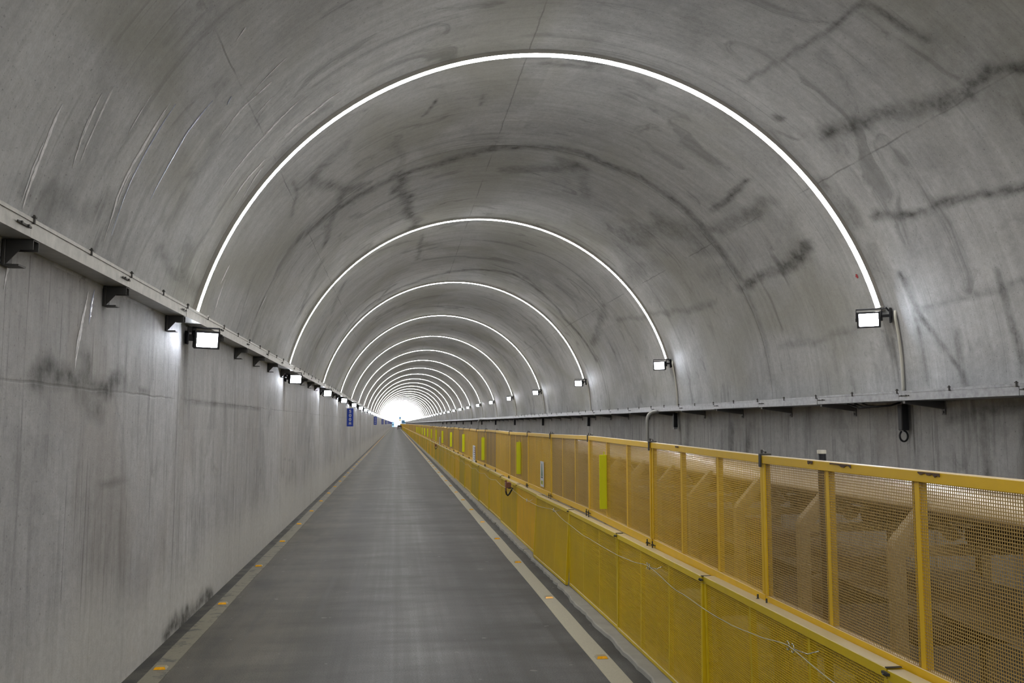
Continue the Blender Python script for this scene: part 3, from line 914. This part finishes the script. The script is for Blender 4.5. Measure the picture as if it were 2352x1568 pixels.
# upper panel (local y 0..LP, local z from its foot, local x 0 = road face)
UH = 0.93
def upper_parts():
    g = 0.006
    P = {}
    P['top_rail'] = MB().box(0.0, 0.055, g, LP - g, UH - 0.052, UH, 0.003)
    P['bottom_rail'] = MB().box(0.012, 0.05, g, LP - g, -0.03, 0.045, 0.003)
    P['end_post'] = [MB().box(0.008, 0.048, g, g + 0.038, 0.045, UH - 0.052, 0.003), MB().box(0.008, 0.048, LP - g - 0.038, LP - g, 0.045, UH - 0.052, 0.003)]
    P['mid_post'] = [MB().box(0.0146, 0.0182, y - 0.032, y + 0.006, 0.045, UH - 0.052, 0.002).box(0.019, 0.052, y - 0.032, y + 0.030, 0.045, UH - 0.052, 0.003) for y in (LP / 3, 2 * LP / 3)]
    P['wire_mesh'] = wire_mesh(LP - 0.06, 0.03, UH - 0.03, 0.016)
    for v in range(len(P['wire_mesh'].v)):
        a = P['wire_mesh'].v[v]; P['wire_mesh'].v[v] = (a[0], a[1] + 0.03, a[2])
    bo = []
    for y in (0.07, LP - 0.07):
        bo.append(MB().tube([(-0.012, y, -0.05), (-0.012, y, 0.035)], 0.006, 6).tube([(-0.012, y, -0.004), (-0.012, y, 0.008)], 0.013, 6).box(-0.02, 0.012, y - 0.02, y + 0.02, -0.006, 0.0))
    P['bolt'] = bo
    P['clamp'] = [MB().box(-0.012, 0.064, -0.016, 0.016, UH + 0.001, UH + 0.012, 0.002).box(-0.013, -0.003, -0.014, 0.014, UH - 0.075, UH + 0.006, 0.002).tube([(0.01, 0.012, UH + 0.01), (0.01, 0.012, UH + 0.035)], 0.007, 6).tube([(0.04, 0.02, UH + 0.018), (0.04, 0.065, UH + 0.028)], 0.007, 6)]
    return P
LH = 0.97
def lower_parts():
    g = 0.006
    P = {}
    P['top_rail'] = MB().box(0.0, 0.085, g, LP - g, LH - 0.05, LH, 0.003)
    P['bottom_rail'] = MB().box(0.004, 0.04, g, LP - g, 0.0, 0.035, 0.003)
    P['end_post'] = [MB().box(0.004, 0.044, g, g + 0.034, 0.035, LH - 0.05, 0.003), MB().box(0.004, 0.044, LP - g - 0.034, LP - g, 0.035, LH - 0.05, 0.003)]
    P['mid_post'] = [MB().box(0.0116, 0.0155, y - 0.028, y + 0.0, 0.035, LH - 0.05, 0.002).box(0.0165, 0.05, y - 0.028, y + 0.028, 0.035, LH - 0.05, 0.003) for y in (LP / 3, 2 * LP / 3)]
    P['wire_mesh'] = wire_mesh(LP - 0.06, 0.02, LH - 0.03, 0.013, wire=0.0054, wv=0.005)
    for v in range(len(P['wire_mesh'].v)):
        a = P['wire_mesh'].v[v]; P['wire_mesh'].v[v] = (a[0], a[1] + 0.03, a[2])
    P['tie'] = [MB().box(-0.014, -0.001, -0.03, 0.03, LH - 0.028, LH - 0.016).tube([(-0.012, -0.012, LH - 0.03), (-0.03, -0.012, LH - 0.02)], 0.006, 6).box(-0.006, 0.07, -0.008, 0.008, LH + 0.001, LH + 0.006)]
    return P

def tier(name, label, parts, mats, x, zf, joints_y, tilt, near_n):
    root = tag(empty(name), label, 'fence')
    ms = {k: [q.mesh(k, mats[k]) for q in (v if isinstance(v, list) else [v])] for k, v in parts.items()}
    # one-piece version for panels too far off to show their parts
    fm = MB()
    for k, v in parts.items():
        if k in ('wire_mesh',): continue
        for q in (v if isinstance(v, list) else [v]):
            fm.add(q.v, q.f)
    far_frame = fm.mesh('far_panel', mats['top_rail'])
    rr = random.Random(21)
    for i, (y0, y1) in enumerate(zip(joints_y[:-1], joints_y[1:])):
        z0, zr, rx, ry, dx, rz = tilt(i, y0, y1)
        far = i >= near_n
        p = empty('fence_panel', (x + dx, y0, zf + z0)); p.parent = root
        p.rotation_euler = (rx, ry, rz); p.scale = (1, (y1 - y0) / LP, 1)
        if far:
            if y0 < 300 or True:
                COL.objects.unlink(p); bpy.data.objects.remove(p)
                f = link('fence_panel', far_frame, root, (x + dx, y0, zf + z0), (rx, ry, rz), (1, (y1 - y0) / LP, 1))
                link('wire_mesh', ms['wire_mesh'][0], f)
            continue
        for k, lst in ms.items():
            for me in lst:
                link(k, me, p)
    return root

uj = [-2.11, 0.41, 2.93, 5.45, 7.95, 10.58, 13.24, 15.55, 18.06, 20.54]
while uj[-1] < 470: uj.append(uj[-1] + 2.5)
ut = {5.45: 1.935, 7.95: 1.965, 10.58: 1.990, 13.24: 1.978, 15.55: 1.975, 2.93: 1.925, 0.41: 1.92, -2.11: 1.92}
ru = random.Random(31)
utop = [ut.get(y, 1.975 + ru.uniform(-.012, .012)) for y in uj]
udx = [0.0] * len(uj)
def u_tilt(i, y0, y1):
    a, b = utop[i] - UH, utop[i + 1] - UH
    return a - 1.0, 0, math.atan2(b - a, y1 - y0), 0.0, ru.uniform(-.004, .004), ru.uniform(-.003, .003)
fence_u = tier('upper_fence', 'upper tier of tall yellow mesh fence panels standing on the middle rail', upper_parts(),
     {'top_rail': M_YUP, 'bottom_rail': M_YUP, 'end_post': M_YUP, 'mid_post': M_YUP, 'wire_mesh': M_YUPM, 'bolt': M_DARK, 'clamp': M_DARK},
     2.345, 1.0, uj, u_tilt, 26)
lj = [-1.1, 1.4, 3.9, 6.38, 8.93, 11.43, 13.90, 16.40, 18.92, 21.45]
while lj[-1] < 470: lj.append(lj[-1] + 2.5)
rl = random.Random(17)
def l_tilt(i, y0, y1):
    z = 0.036 + rl.uniform(0, .01)
    ry = R_(rl.uniform(-0.8, 1.2))
    dx = -math.sin(ry) * LH
    rz = rl.uniform(-.004, .004)
    if i == 5:
        ry = R_(3.2); dx = -math.sin(ry) * LH - 0.0; rz = R_(0.9)
    if i > 26:
        ry = R_(rl.uniform(-.4, .6)); dx = -math.sin(ry) * LH
    return z, 0, 0.0, ry, dx, rz
fence_l = tier('lower_fence', 'lower tier of yellow mesh fence panels between the kerb and the middle rail', lower_parts(),
     {'top_rail': M_YLO, 'bottom_rail': M_YLO, 'end_post': M_YLO, 'mid_post': M_YLO, 'wire_mesh': M_YLOM, 'tie': M_DARK},
     2.268, 0.0, lj, l_tilt, 26)
# chipped paint on the nearest top rails
for y, w in ((4.30, .22), (4.72, .06), (3.55, .16), (7.1, .08)):
    q = random.Random(int(y * 100)); mb = MB()
    n = 9
    top = [(y + w * i / n, 1.928 - 0.0 * i) for i in range(n + 1)]
    pts = [(a, 0.0) for a, _ in top] + [(y + w * i / n, -q.uniform(0.004, 0.02)) for i in range(n, -1, -1)]
    zt = np.interp(y, uj, utop) - 0.004
    mb.prism([(a, zt + b + (np.interp(a, uj, utop) - np.interp(y, uj, utop))) for a, b in pts], 'x', 2.3405, 2.3435)
    build(mb, 'paint_chip', M_RUST, fence_u)

# fluorescent reflector plates on the upper tier
M_FLUO = plain('fluorescent_yellow', (0.86, 0.93, 0.0, 1), 0.4, vary=0.04)
rp = MB().box(-0.066, 0.0, -0.004, 0.004, -0.30, 0.30, 0.002)
rp.box(-0.006, 0.018, 0.004, 0.05, -0.30, 0.30)
rp.box(-0.018, -0.008, -0.002, 0.002, 0.30, 0.335)
rpm = rp.mesh('reflector_plate', M_FLUO)
for i in range(14):
    y = 9.66 + 6.82 * i
    o = link('reflector_plate', rpm, None, (2.335, y, 1.49 - (0.02 if i > 1 else 0)), (0, 0, R_(-6)))
    tag(o, ('nearest and largest fluorescent yellow reflector plate upright on the upper mesh' if i == 0 else f'fluorescent yellow reflector plate on the upper mesh, {ORD[i]} from the camera' if i < 7 else 'small far fluorescent yellow reflector plate on the upper mesh'),
        'reflector', 'yellow reflector plates on the fence')

# printed boards on the upper tier
M_BOARD = plain('white_board', (0.66, 0.68, 0.72, 1), 0.5, vary=0.05)
M_GREEN = plain('print_green', (0.10, 0.20, 0.08, 1), 0.6)
M_PRDK = plain('print_dark', (0.05, 0.06, 0.05, 1), 0.6)
M_PRYE = plain('print_yellow', (0.62, 0.60, 0.03, 1), 0.6)
M_PRRD = plain('print_red', (0.45, 0.05, 0.04, 1), 0.6)
t = empty('notice_board', (2.338, 13.95, 1.335))
build(MB().box(-0.004, 0.0, -0.16, 0.16, -0.20, 0.20, 0.001), 'board', M_BOARD, t)
build(MB().prism([(-0.07, -0.035), (0.07, -0.035), (0.02, 0.165), (-0.02, 0.165)], 'x', -0.0055, -0.0045), 'green_print', M_GREEN, t)
build(MB().box(-0.0055, -0.0045, -0.07, 0.07, -0.065, -0.042), 'dark_print', M_PRDK, t)
build(MB().box(-0.0055, -0.0045, -0.10, 0.10, -0.165, -0.105), 'yellow_print', M_PRYE, t)
build(MB().box(-0.007, -0.0056, -0.03, 0.03, -0.155, -0.115), 'mark', M_GREEN, t)
tag(t, 'narrow white notice with a green wedge and yellow square on the upper mesh', 'sign', 'white notices on the fence')
for y, zc, lab in ((26.28, 1.245, 'white notice with small dark and red print low on the upper mesh, farther off'), (46.9, 1.18, 'farthest small white notice low on the upper mesh')):
    t = empty('notice_board', (2.338, y, zc))
    build(MB().box(-0.004, 0.0, -0.42, 0.42, -0.24, 0.24, 0.001), 'board', M_BOARD, t)
    q = random.Random(4); pr = MB()
    for r in range(6):
        z = 0.17 - r * 0.066
        pr.box(-0.0055, -0.0045, -0.30, -0.30 + q.uniform(.3, .6), z - 0.010, z + 0.010)
    build(pr, 'dark_print', M_PRDK, t)
    build(MB().box(-0.0056, -0.0046, -0.39, -0.33, 0.0, 0.2), 'red_print', M_PRRD, t)
    tag(t, lab, 'sign', 'white notices on the fence')

# pull-cord switch with its hose, and the pull cord
M_SWR = plain('faded_red_casing', (0.23, 0.10, 0.075, 1), 0.6, vary=0.4)
M_HOSE = plain('black_hose', (0.03, 0.03, 0.03, 1), 0.6)
M_CORD = plain('cord', (0.50, 0.48, 0.36, 1), 0.5)
M_RINGS = plain('bare_wire', (0.6, 0.62, 0.6, 1), 0.25, 0.9)
def switch(y):
    t = empty('pull_switch', (2.155, y, 0.97))
    b = MB().box(-0.055, 0.055, -0.06, 0.06, -0.06, 0.05, 0.015)
    b.tube([(0, -0.05, -0.005), (0, -0.085, -0.005)], [0.055, 0.05], 12)
    build(b, 'casing', M_SWR, t)
    build(MB().box(0.0, 0.08, -0.06, 0.18, -0.075, -0.055, 0.003).box(-0.02, 0.02, 0.06, 0.17, -0.055, -0.03), 'mount', M_DARK, t)
    build(MB().tube([(-0.03, -0.06, 0.0), (-0.05, -0.09, 0.07)], 0.008, 6).tube([(-0.03, -0.06, 0.0), (-0.055, -0.08, -0.12)], 0.009, 6).tube([(-0.05, -0.105, 0.07), (-0.05, -0.075, 0.07)], 0.022, 10), 'lever', M_SWR, t)
    hs = [(-0.045, -0.03, -0.06), (-0.045, -0.03, -0.12), (-0.03, -0.03, -0.18), (-0.005, -0.02, -0.205), (0.025, 0.0, -0.18), (0.06, 0.03, -0.13), (0.10, 0.06, -0.075)]
    build(MB().tube(hs, 0.016, 8), 'hose', M_HOSE, t, True)
    return t
tag(switch(16.85), 'reddish pull-cord switch box with a black hose loop on the middle rail', 'switch', 'pull-cord switches')
tag(switch(47.5), 'far small pull-cord switch box on the middle rail', 'switch', 'pull-cord switches')
cy = [(3.3, .80), (4.31, .832), (4.82, .892), (5.25, .845), (5.69, .812), (6.04, .812), (6.81, .828), (7.63, .894), (8.1, .855), (8.68, .828), (10.28, .825), (11.4, .86), (12.28, .93), (13.6, .86), (15.0, .845), (16.2, .87), (16.8, .90)]
pts = []
for (a, za), (b, zb) in zip(cy[:-1], cy[1:]):
    for i in range(6):
        u = i / 6; s = u * u * (3 - 2 * u) * 0.5 + u * 0.5
        pts.append((2.215 + 0.004 * math.sin(a * 9 + u * 5), a + (b - a) * u, za + (zb - za) * s))
y = 16.9
while y < 60:
    pts.append((2.21, y, 0.905 - 0.06 * math.sin(math.pi * ((y - 16.9) % 2.5) / 2.5))); y += 0.25
t = empty('safety_wire', (0, 0, 0))
build(MB().tube(pts, 0.0032, 5), 'strand', M_CORD, t, True)
for y in (4.80, 7.60, 12.26, 14.8):
    z = float(np.interp(y, [c[0] for c in cy], [c[1] for c in cy]))
    e = MB()
    for s in (-1, 1):
        e.tube([(2.215 + 0.0 , y + s * 0.03 + 0.018 * math.cos(a), z + 0.024 * math.sin(a)) for a in np.linspace(0.6, 5.6, 12)], 0.0035, 5)
    e.tube([(2.215, y - 0.045, z), (2.24, y - 0.16, z + 0.0), (2.275, y - 0.22, z + 0.03)], 0.003, 5)
    build(e, 'wire_loop', M_RINGS, t, True)
tag(t, 'thin pale pull cord drooping along the lower yellow mesh', 'cord')

# ================================================================== CONVEYOR BEHIND THE FENCE
gb = G('belt_rubber')
tc = gb.n('ShaderNodeTexCoord').outputs['Object']
bx, by, bz = gb.sep(tc)
st = gb.noise(gb.vec(gb.math('MULTIPLY', gb.math('ADD', bz, gb.math('MULTIPLY', bx, 0.3)), 60), gb.math('MULTIPLY', by, 0.12)), 1.0, 3, 0.6)
gb.set('Base Color', gb.mix(st, (0.46, 0.36, 0.23, 1), (0.80, 0.68, 0.50, 1)))
gb.set('Roughness', 0.35)
M_BELT = gb.m
M_FRAME = plain('dusty_frame', (0.40, 0.33, 0.22, 1), 0.7, vary=0.3, dust=0.8, dustcol=(0.48, 0.41, 0.30, 1))
M_ROLL = plain('dusty_roller', (0.10, 0.085, 0.065, 1), 0.6, vary=0.3, dust=0.6, dustcol=(0.14, 0.115, 0.08, 1))
M_BRIGHT = plain('bright_edge', (0.75, 0.72, 0.66, 1), 0.3, 0.5)
M_BLOCK = plain('grey_block', (0.42, 0.40, 0.34, 1), 0.85, vary=0.25)
conv = tag(empty('belt_conveyor'), 'long dusty belt conveyor with slanted idler frames behind the yellow mesh fence', 'conveyor')
prof = [(3.195, 1.62), (3.20, 1.60), (3.27, 1.575), (3.40, 1.54), (3.55, 1.52), (3.95, 1.52), (4.10, 1.54), (4.23, 1.60), (4.30, 1.66), (4.305, 1.70)]
inner = [(3.213, 1.62), (3.222, 1.605), (3.285, 1.595), (3.41, 1.558), (3.55, 1.54), (3.95, 1.54), (4.09, 1.558), (4.215, 1.615), (4.28, 1.665), (4.287, 1.70)]
def along(poly, ys):
    mb = MB(); N = len(poly)
    mb.add([(p[0], y, p[1]) for y in ys for p in poly], [(j * N + i, j * N + (i + 1) % N, (j + 1) * N + (i + 1) % N, (j + 1) * N + i) for j in range(len(ys) - 1) for i in range(N)])
    mb.add([(p[0], y, p[1]) for y in (ys[0], ys[-1]) for p in poly], [tuple(range(N)), tuple(range(N, 2 * N))])
    return mb
build(along(prof + inner[::-1], [-2, 60, PORTAL - 20]), 'carrying_belt', plain('belt_edge', (0.16, 0.12, 0.08, 1), 0.7), conv)
heap = [(3.21, 1.607), (3.215, 1.645), (3.26, 1.69), (3.38, 1.742), (3.55, 1.785), (3.75, 1.805), (3.95, 1.785), (4.10, 1.742), (4.20, 1.705), (4.274, 1.672), (4.278, 1.655), (4.05, 1.56), (3.45, 1.56)]
build(along(heap, [-2, 60, PORTAL - 20]), 'stone_load', M_BELT, conv, True)
mb = MB(); ys = [-2 + 0.2 * i for i in range(420)]
vs = []
for y in ys:
    s = 1.045 - 0.05 * abs(math.sin(math.pi * (y - 5.03) / 1.22)) ** 0.8
    vs += [(3.22, y, s - 0.012), (3.22, y, s), (4.28, y, s), (4.28, y, s - 0.012)]
mb.add(vs, [(4 * i + k, 4 * i + (k + 1) % 4, 4 * i + 4 + (k + 1) % 4, 4 * i + 4 + k) for i in range(len(ys) - 1) for k in range(4)])
build(mb, 'return_belt', M_ROLL, conv, True)
for x in (2.98, 4.46):
    build(MB().box(x - 0.03, x + 0.03, -2, PORTAL - 20, 0.60, 0.72, 0.006), 'side_beam', M_FRAME, conv)
def idler():
    P = {}
    leg = MB()
    for s, xc in ((1, 0.0), (-1, 1.48)):
        X = lambda d: 2.99 + xc + s * d
        xs = [(X(-.02), 0.0), (X(.06), 0.0), (X(.06), 1.36), (X(.27), 1.61), (X(.205), 1.665), (X(.0), 1.44), (X(-.02), 1.40)]
        leg.prism(xs, 'y', -0.035, 0.035)
        leg.prism([(X(.205), 1.66), (X(.27), 1.665), (X(.45), 1.45), (X(.38), 1.42), (X(.25), 1.56)], 'y', -0.02, 0.02)
    leg.box(3.05, 4.41, -0.03, 0.03, 1.34, 1.40)
    P['frame'] = (leg, M_FRAME)
    r = MB().tube([(3.50, 0, 1.455), (4.0, 0, 1.455)], 0.055, 12)
    r.tube([(3.27, 0.05, 1.56), (3.46, 0.05, 1.465)], 0.045, 10).tube([(4.23, 0.05, 1.56), (4.04, 0.05, 1.465)], 0.045, 10)
    P['carry_roller'] = (r, M_ROLL)
    rb = MB().tube([(3.07, 0, 0.92), (3.10, 0, 0.92), (3.13, 0, 0.92), (4.37, 0, 0.92), (4.40, 0, 0.92)], [0.075, 0.105, 0.112, 0.112, 0.09], 14)
    P['return_roller'] = (rb, M_ROLL)
    P['edge_strip'] = (MB().prism([(3.20, 1.668), (3.262, 1.668), (3.43, 1.47), (3.41, 1.46), (3.25, 1.655)], 'y', -0.046, -0.037), M_BRIGHT)
    return {k: v[0].mesh(k, v[1]) for k, v in P.items()}
im = idler()
fb = MB()
k = -4
while 5.03 + 1.22 * k < 470:
    y = 5.03 + 1.22 * k
    if y < 110:
        f = link('idler_frame', im['frame'], conv, (0, y, 0))
        if y < 60:
            for nm in ('carry_roller', 'return_roller'):
                link(nm, im[nm], f)
            if k % 2 == 0: link('edge_strip', im['edge_strip'], f)
    elif y < 300:
        fb.add([(v.co.x, v.co.y + y, v.co.z) for v in im['frame'].vertices], [tuple(p.vertices) for p in im['frame'].polygons])
    k += 1
tag(build(fb, 'idler_frame', M_FRAME, conv), kind='stuff')
# block piers below the side beam
rr = random.Random(8)
bmesh_ = [MB().box(-0.11, 0.11, -0.24, 0.24, 0, 0.19, 0.012).mesh('concrete_block', M_BLOCK) for _ in range(1)]
for i in range(16):
    y = 4.35 + 1.22 * i
    for j in range(3):
        o = link('concrete_block', bmesh_[0], None, (2.78 + rr.uniform(-.015, .015), y + rr.uniform(-.04, .04), 0.0 + 0.191 * j), (0, 0, rr.uniform(-.06, .06)))
        tag(o, f'{["bottom", "middle", "top"][j]} grey concrete block of the {"nearest" if i == 0 else ORD[i]} stack behind the lower yellow mesh', 'block', 'concrete blocks stacked behind the lower mesh')

# ================================================================== BLUE DISTANCE SIGNS
M_BLUE = plain('sign_blue', (0.014, 0.065, 0.55, 1), 0.4, vary=0.05)
M_SWHITE = plain('sign_white', (0.78, 0.80, 0.86, 1), 0.4, vary=0.03)
def glyphs(txt, h):
    """digit outlines turned to flat raised meshes"""
    cu = bpy.data.curves.new('digits', 'FONT'); cu.body = txt; cu.size = h / 0.70; cu.align_x = 'CENTER'; cu.extrude = 0.002
    cu.offset = 0.006 * h / 0.16
    o = bpy.data.objects.new('digits', cu); COL.objects.link(o)
    dg = bpy.context.evaluated_depsgraph_get(); dg.update()
    me = bpy.data.meshes.new_from_object(o.evaluated_get(dg))
    COL.objects.unlink(o); bpy.data.objects.remove(o)
    V = [(v.co.x, v.co.y, v.co.z) for v in me.vertices]
    F = [tuple(p.vertices) for p in me.polygons]
    return V, F
def metre_glyph(mb, cx, cz, s):
    def st(x0, z0, x1, z1, w):
        dx, dz = x1 - x0, z1 - z0; L = math.hypot(dx, dz); px, pz = -dz / L * w / 2, dx / L * w / 2
        mb.prism([(cx + x0 + px, cz + z0 + pz), (cx + x1 + px, cz + z1 + pz), (cx + x1 - px, cz + z1 - pz), (cx + x0 - px, cz + z0 - pz)], 'y', -0.012, -0.008)
    w = s * 0.11
    st(-.46 * s, .05 * s, .46 * s, .05 * s, w); st(0, .5 * s, 0, -.5 * s, w)
    st(-.30 * s, .40 * s, -.14 * s, .16 * s, w); st(.30 * s, .40 * s, .14 * s, .16 * s, w)
    st(-.05 * s, .02 * s, -.42 * s, -.38 * s, w); st(.05 * s, .02 * s, .42 * s, -.38 * s, w)
nums = ['500', '450', '400', '350', '300', '250', '200', '150', '100', '50']
for i, num in enumerate(nums):
    y = 41.0 + 49.9 * i
    t = empty('distance_sign', (-2.085, y, 2.42))
    build(MB().box(-0.145, 0.145, -0.008, 0.008, -0.415, 0.415, 0.002), 'panel', M_BLUE, t)
    build(MB().box(-0.145, -0.12, 0.008, 0.04, -0.3, -0.26).box(-0.145, -0.12, 0.008, 0.04, 0.26, 0.3), 'bracket', M_DARK, t)
    chars = list(num)
    n = len(chars) + 1; step = 0.74 / n; top = 0.37 - step / 2
    gl = MB()
    for j, ch in enumerate(chars):
        V, F = glyphs(ch, 0.135)
        gl.add([(x * 1.15, -0.010 - z, zz + top - j * step - 0.0675) for x, zz, z in V], F)
    metre_glyph(gl, 0.0, top - len(chars) * step, 0.15)
    build(gl, 'lettering', M_SWHITE, t)
    tag(t, f'blue upright sign reading {num} 米 on the left wall' + (', nearest and largest' if i == 0 else f', {ORD[i]} from the camera'), 'sign', 'blue distance signs along the left wall')

# ================================================================== ROAD STUDS
M_ORANGE = plain('amber_reflector', (0.95, 0.46, 0.01, 1), 0.25, vary=0.08)
M_STUD = plain('stud_body', (0.30, 0.26, 0.16, 1), 0.5)
def stud():
    b = MB(); w, d, h = 0.056, 0.05, 0.021
    b.add([(-w, -d, 0), (w, -d, 0), (w, d, 0), (-w, d, 0), (-w * .72, -d * .55, h), (w * .72, -d * .55, h), (w * .72, d * .55, h), (-w * .72, d * .55, h)],
          [(0, 1, 5, 4), (1, 2, 6, 5), (2, 3, 7, 6), (3, 0, 4, 7), (4, 5, 6, 7), (0, 3, 2, 1)])
    q = MB(); e = 0.0025
    def fr(s):
        a = [(-w * .90, -d * .97, h * .12), (w * .90, -d * .97, h * .12), (w * .70, -d * .60, h * .97), (-w * .70, -d * .60, h * .97)]
        return [(x, s * (y - e), z) for x, y, z in a] + [(x, s * (y + e), z) for x, y, z in a]
    for s in (1, -1):
        q.add(fr(s), [(0, 1, 2, 3), (7, 6, 5, 4), (0, 4, 5, 1), (1, 5, 6, 2), (2, 6, 7, 3), (3, 7, 4, 0)])
    return b.mesh('body', M_STUD), q.mesh('reflector', M_ORANGE)
sb, sq = stud()
for nm, x, y0 in (('left', -2.015, 8.22), ('right', 1.895, 8.06)):
    for i in range(54):
        y = y0 + 2.784 * i
        t = empty('road_stud', (x, y, 0.004))
        link('body', sb, t); link('reflector', sq, t)
        tag(t, (f'nearest amber road stud on the {nm} lane line' if i == 0 else f'amber road stud on the {nm} lane line, {ORD[i]} from the camera' if i < 24 else f'far tiny amber road stud on the {nm} lane line'),
            'road stud', f'amber studs along the {nm} lane line')

# ================================================================== CAR AND THE YARD OUTSIDE
M_CAR = plain('car_paint', (0.13, 0.125, 0.13, 1), 0.25, 0.5, vary=0.03)
M_GLASS = plain('car_glass', (0.02, 0.025, 0.03, 1), 0.08, vary=0.02)
M_TYRE = plain('tyre', (0.015, 0.015, 0.015, 1), 0.8)
M_TAIL = plain('tail_lamp', (0.35, 0.02, 0.02, 1), 0.2)
M_PLATE = plain('plate_white', (0.7, 0.7, 0.7, 1), 0.4)
t = empty('car', (1.45, 322, 0))
side = [(0.0, 0.35), (0.02, 0.95), (0.45, 1.02), (0.85, 1.50), (2.2, 1.52), (3.0, 1.02), (4.1, 0.86), (4.2, 0.40), (4.1, 0.28), (0.1, 0.28)]
b = MB(); nS = len(side)
for_x = [(-0.78, 0.9), (-0.84, 1.0), (0.84, 1.0), (0.78, 0.9)]
vs = []
for x, s in for_x:
    for y, z in side:
        inset = 0.86 if z > 1.2 else 1.0
        vs.append((x * inset, 2.1 + (y - 2.1) * (0.985 if s < 1 else 1), 0.85 + (z - 0.85) * (0.97 if s < 1 else 1)))
fs = [(j * nS + i, j * nS + (i + 1) % nS, (j + 1) * nS + (i + 1) % nS, (j + 1) * nS + i) for j in range(3) for i in range(nS)] + [tuple(range(nS)), tuple(range(3 * nS, 4 * nS))[::-1]]
b.add(vs, fs)
build(b, 'body', M_CAR, t)
build(MB().add([(-.60, 0.43, 1.06), (.60, 0.43, 1.06), (.52, 0.75, 1.43), (-.52, 0.75, 1.43), (-.60, 0.47, 1.04), (.60, 0.47, 1.04), (.52, 0.79, 1.41), (-.52, 0.79, 1.41)], [(0, 1, 2, 3), (7, 6, 5, 4), (0, 4, 5, 1), (1, 5, 6, 2), (2, 6, 7, 3), (3, 7, 4, 0)]), 'rear_window', M_GLASS, t)
build(MB().box(-0.86, 0.86, -0.06, 0.08, 0.34, 0.58, 0.03), 'bumper', plain('bumper_grey', (0.3, 0.3, 0.3, 1), 0.4), t)
build(MB().box(-0.25, 0.25, -0.075, -0.055, 0.62, 0.75), 'number_plate', M_PLATE, t)
for sx in (-1, 1):
    build(MB().box(min(sx * .58, sx * .8), max(sx * .58, sx * .8), -0.02, 0.05, 0.72, 0.92, 0.01), 'tail_lamp', M_TAIL, t)
    for yy in (0.75, 3.35):
        build(MB().tube([(sx * 0.66, yy, 0.31), (sx * 0.85, yy, 0.31)], 0.31, 16), 'wheel', M_TYRE, t, True)
tag(t, 'small dark car seen from behind, far down the road near the tunnel mouth', 'car')

M_TRUCK = plain('truck_body', (0.55, 0.60, 0.68, 1), 0.4, vary=0.05)
M_TGLASS = plain('truck_glass', (0.03, 0.09, 0.15, 1), 0.1, vary=0.05)
t = empty('truck', (5.25, 553, -0.03)); t.scale = (1.25, 1.25, 1.25)
build(MB().box(-1.35, 1.35, 0, 2.0, 0.5, 3.4, 0.12), 'cab', M_TRUCK, t)
build(MB().box(-1.25, 1.25, -0.04, 0.02, 1.75, 3.25, 0.02), 'windscreen', M_TGLASS, t)
build(MB().box(-1.4, 1.4, -0.15, 0.1, 0.45, 0.95, 0.04), 'bumper', M_TRUCK, t)
build(MB().box(-1.35, 1.35, 2.1, 8.0, 0.9, 3.6, 0.05), 'cargo_box', M_TRUCK, t)
for sx in (-1, 1):
    for yy in (1.0, 6.5):
        build(MB().tube([(sx * 0.95, yy, 0.5), (sx * 1.3, yy, 0.5)], 0.5, 16), 'wheel', M_TYRE, t, True)
tag(t, 'blue-grey truck standing outside the bright tunnel mouth', 'truck')
t = empty('road_sign', (2.62, 548, -0.03))
build(MB().tube([(0, 0, 0), (0, 0, 6.2)], 0.09, 10), 'post', M_SWHITE, t)
build(MB().box(-0.45, 0.45, -0.14, -0.09, 4.95, 6.2, 0.01), 'blue_panel', plain('sign_dark_blue', (0.02, 0.13, 0.30, 1), 0.4), t)
build(MB().box(-0.45, 0.45, -0.14, -0.09, 3.9, 4.7, 0.01), 'yellow_panel', plain('sign_warm_yellow', (0.8, 0.55, 0.1, 1), 0.4), t)
tag(t, 'signpost with a blue panel above a yellow one outside the tunnel mouth', 'sign')
t = empty('site_hut', (-2.2, 560, -0.03))
build(MB().box(-1.2, 1.2, 0, 3, 0, 2.7, 0.03), 'wall', plain('hut_pale_blue', (0.45, 0.68, 0.78, 1), 0.5), t)
build(MB().prism([(-1.4, 2.7), (1.4, 2.7), (0, 3.3)], 'y', -0.2, 3.2), 'roof', plain('hut_roof', (0.15, 0.40, 0.52, 1), 0.5), t)
build(MB().box(0.1, 0.9, -0.05, 0.02, 0.9, 1.9), 'window', M_TGLASS, t)
tag(t, 'pale blue site hut outside the tunnel mouth, left of the signpost', 'hut')
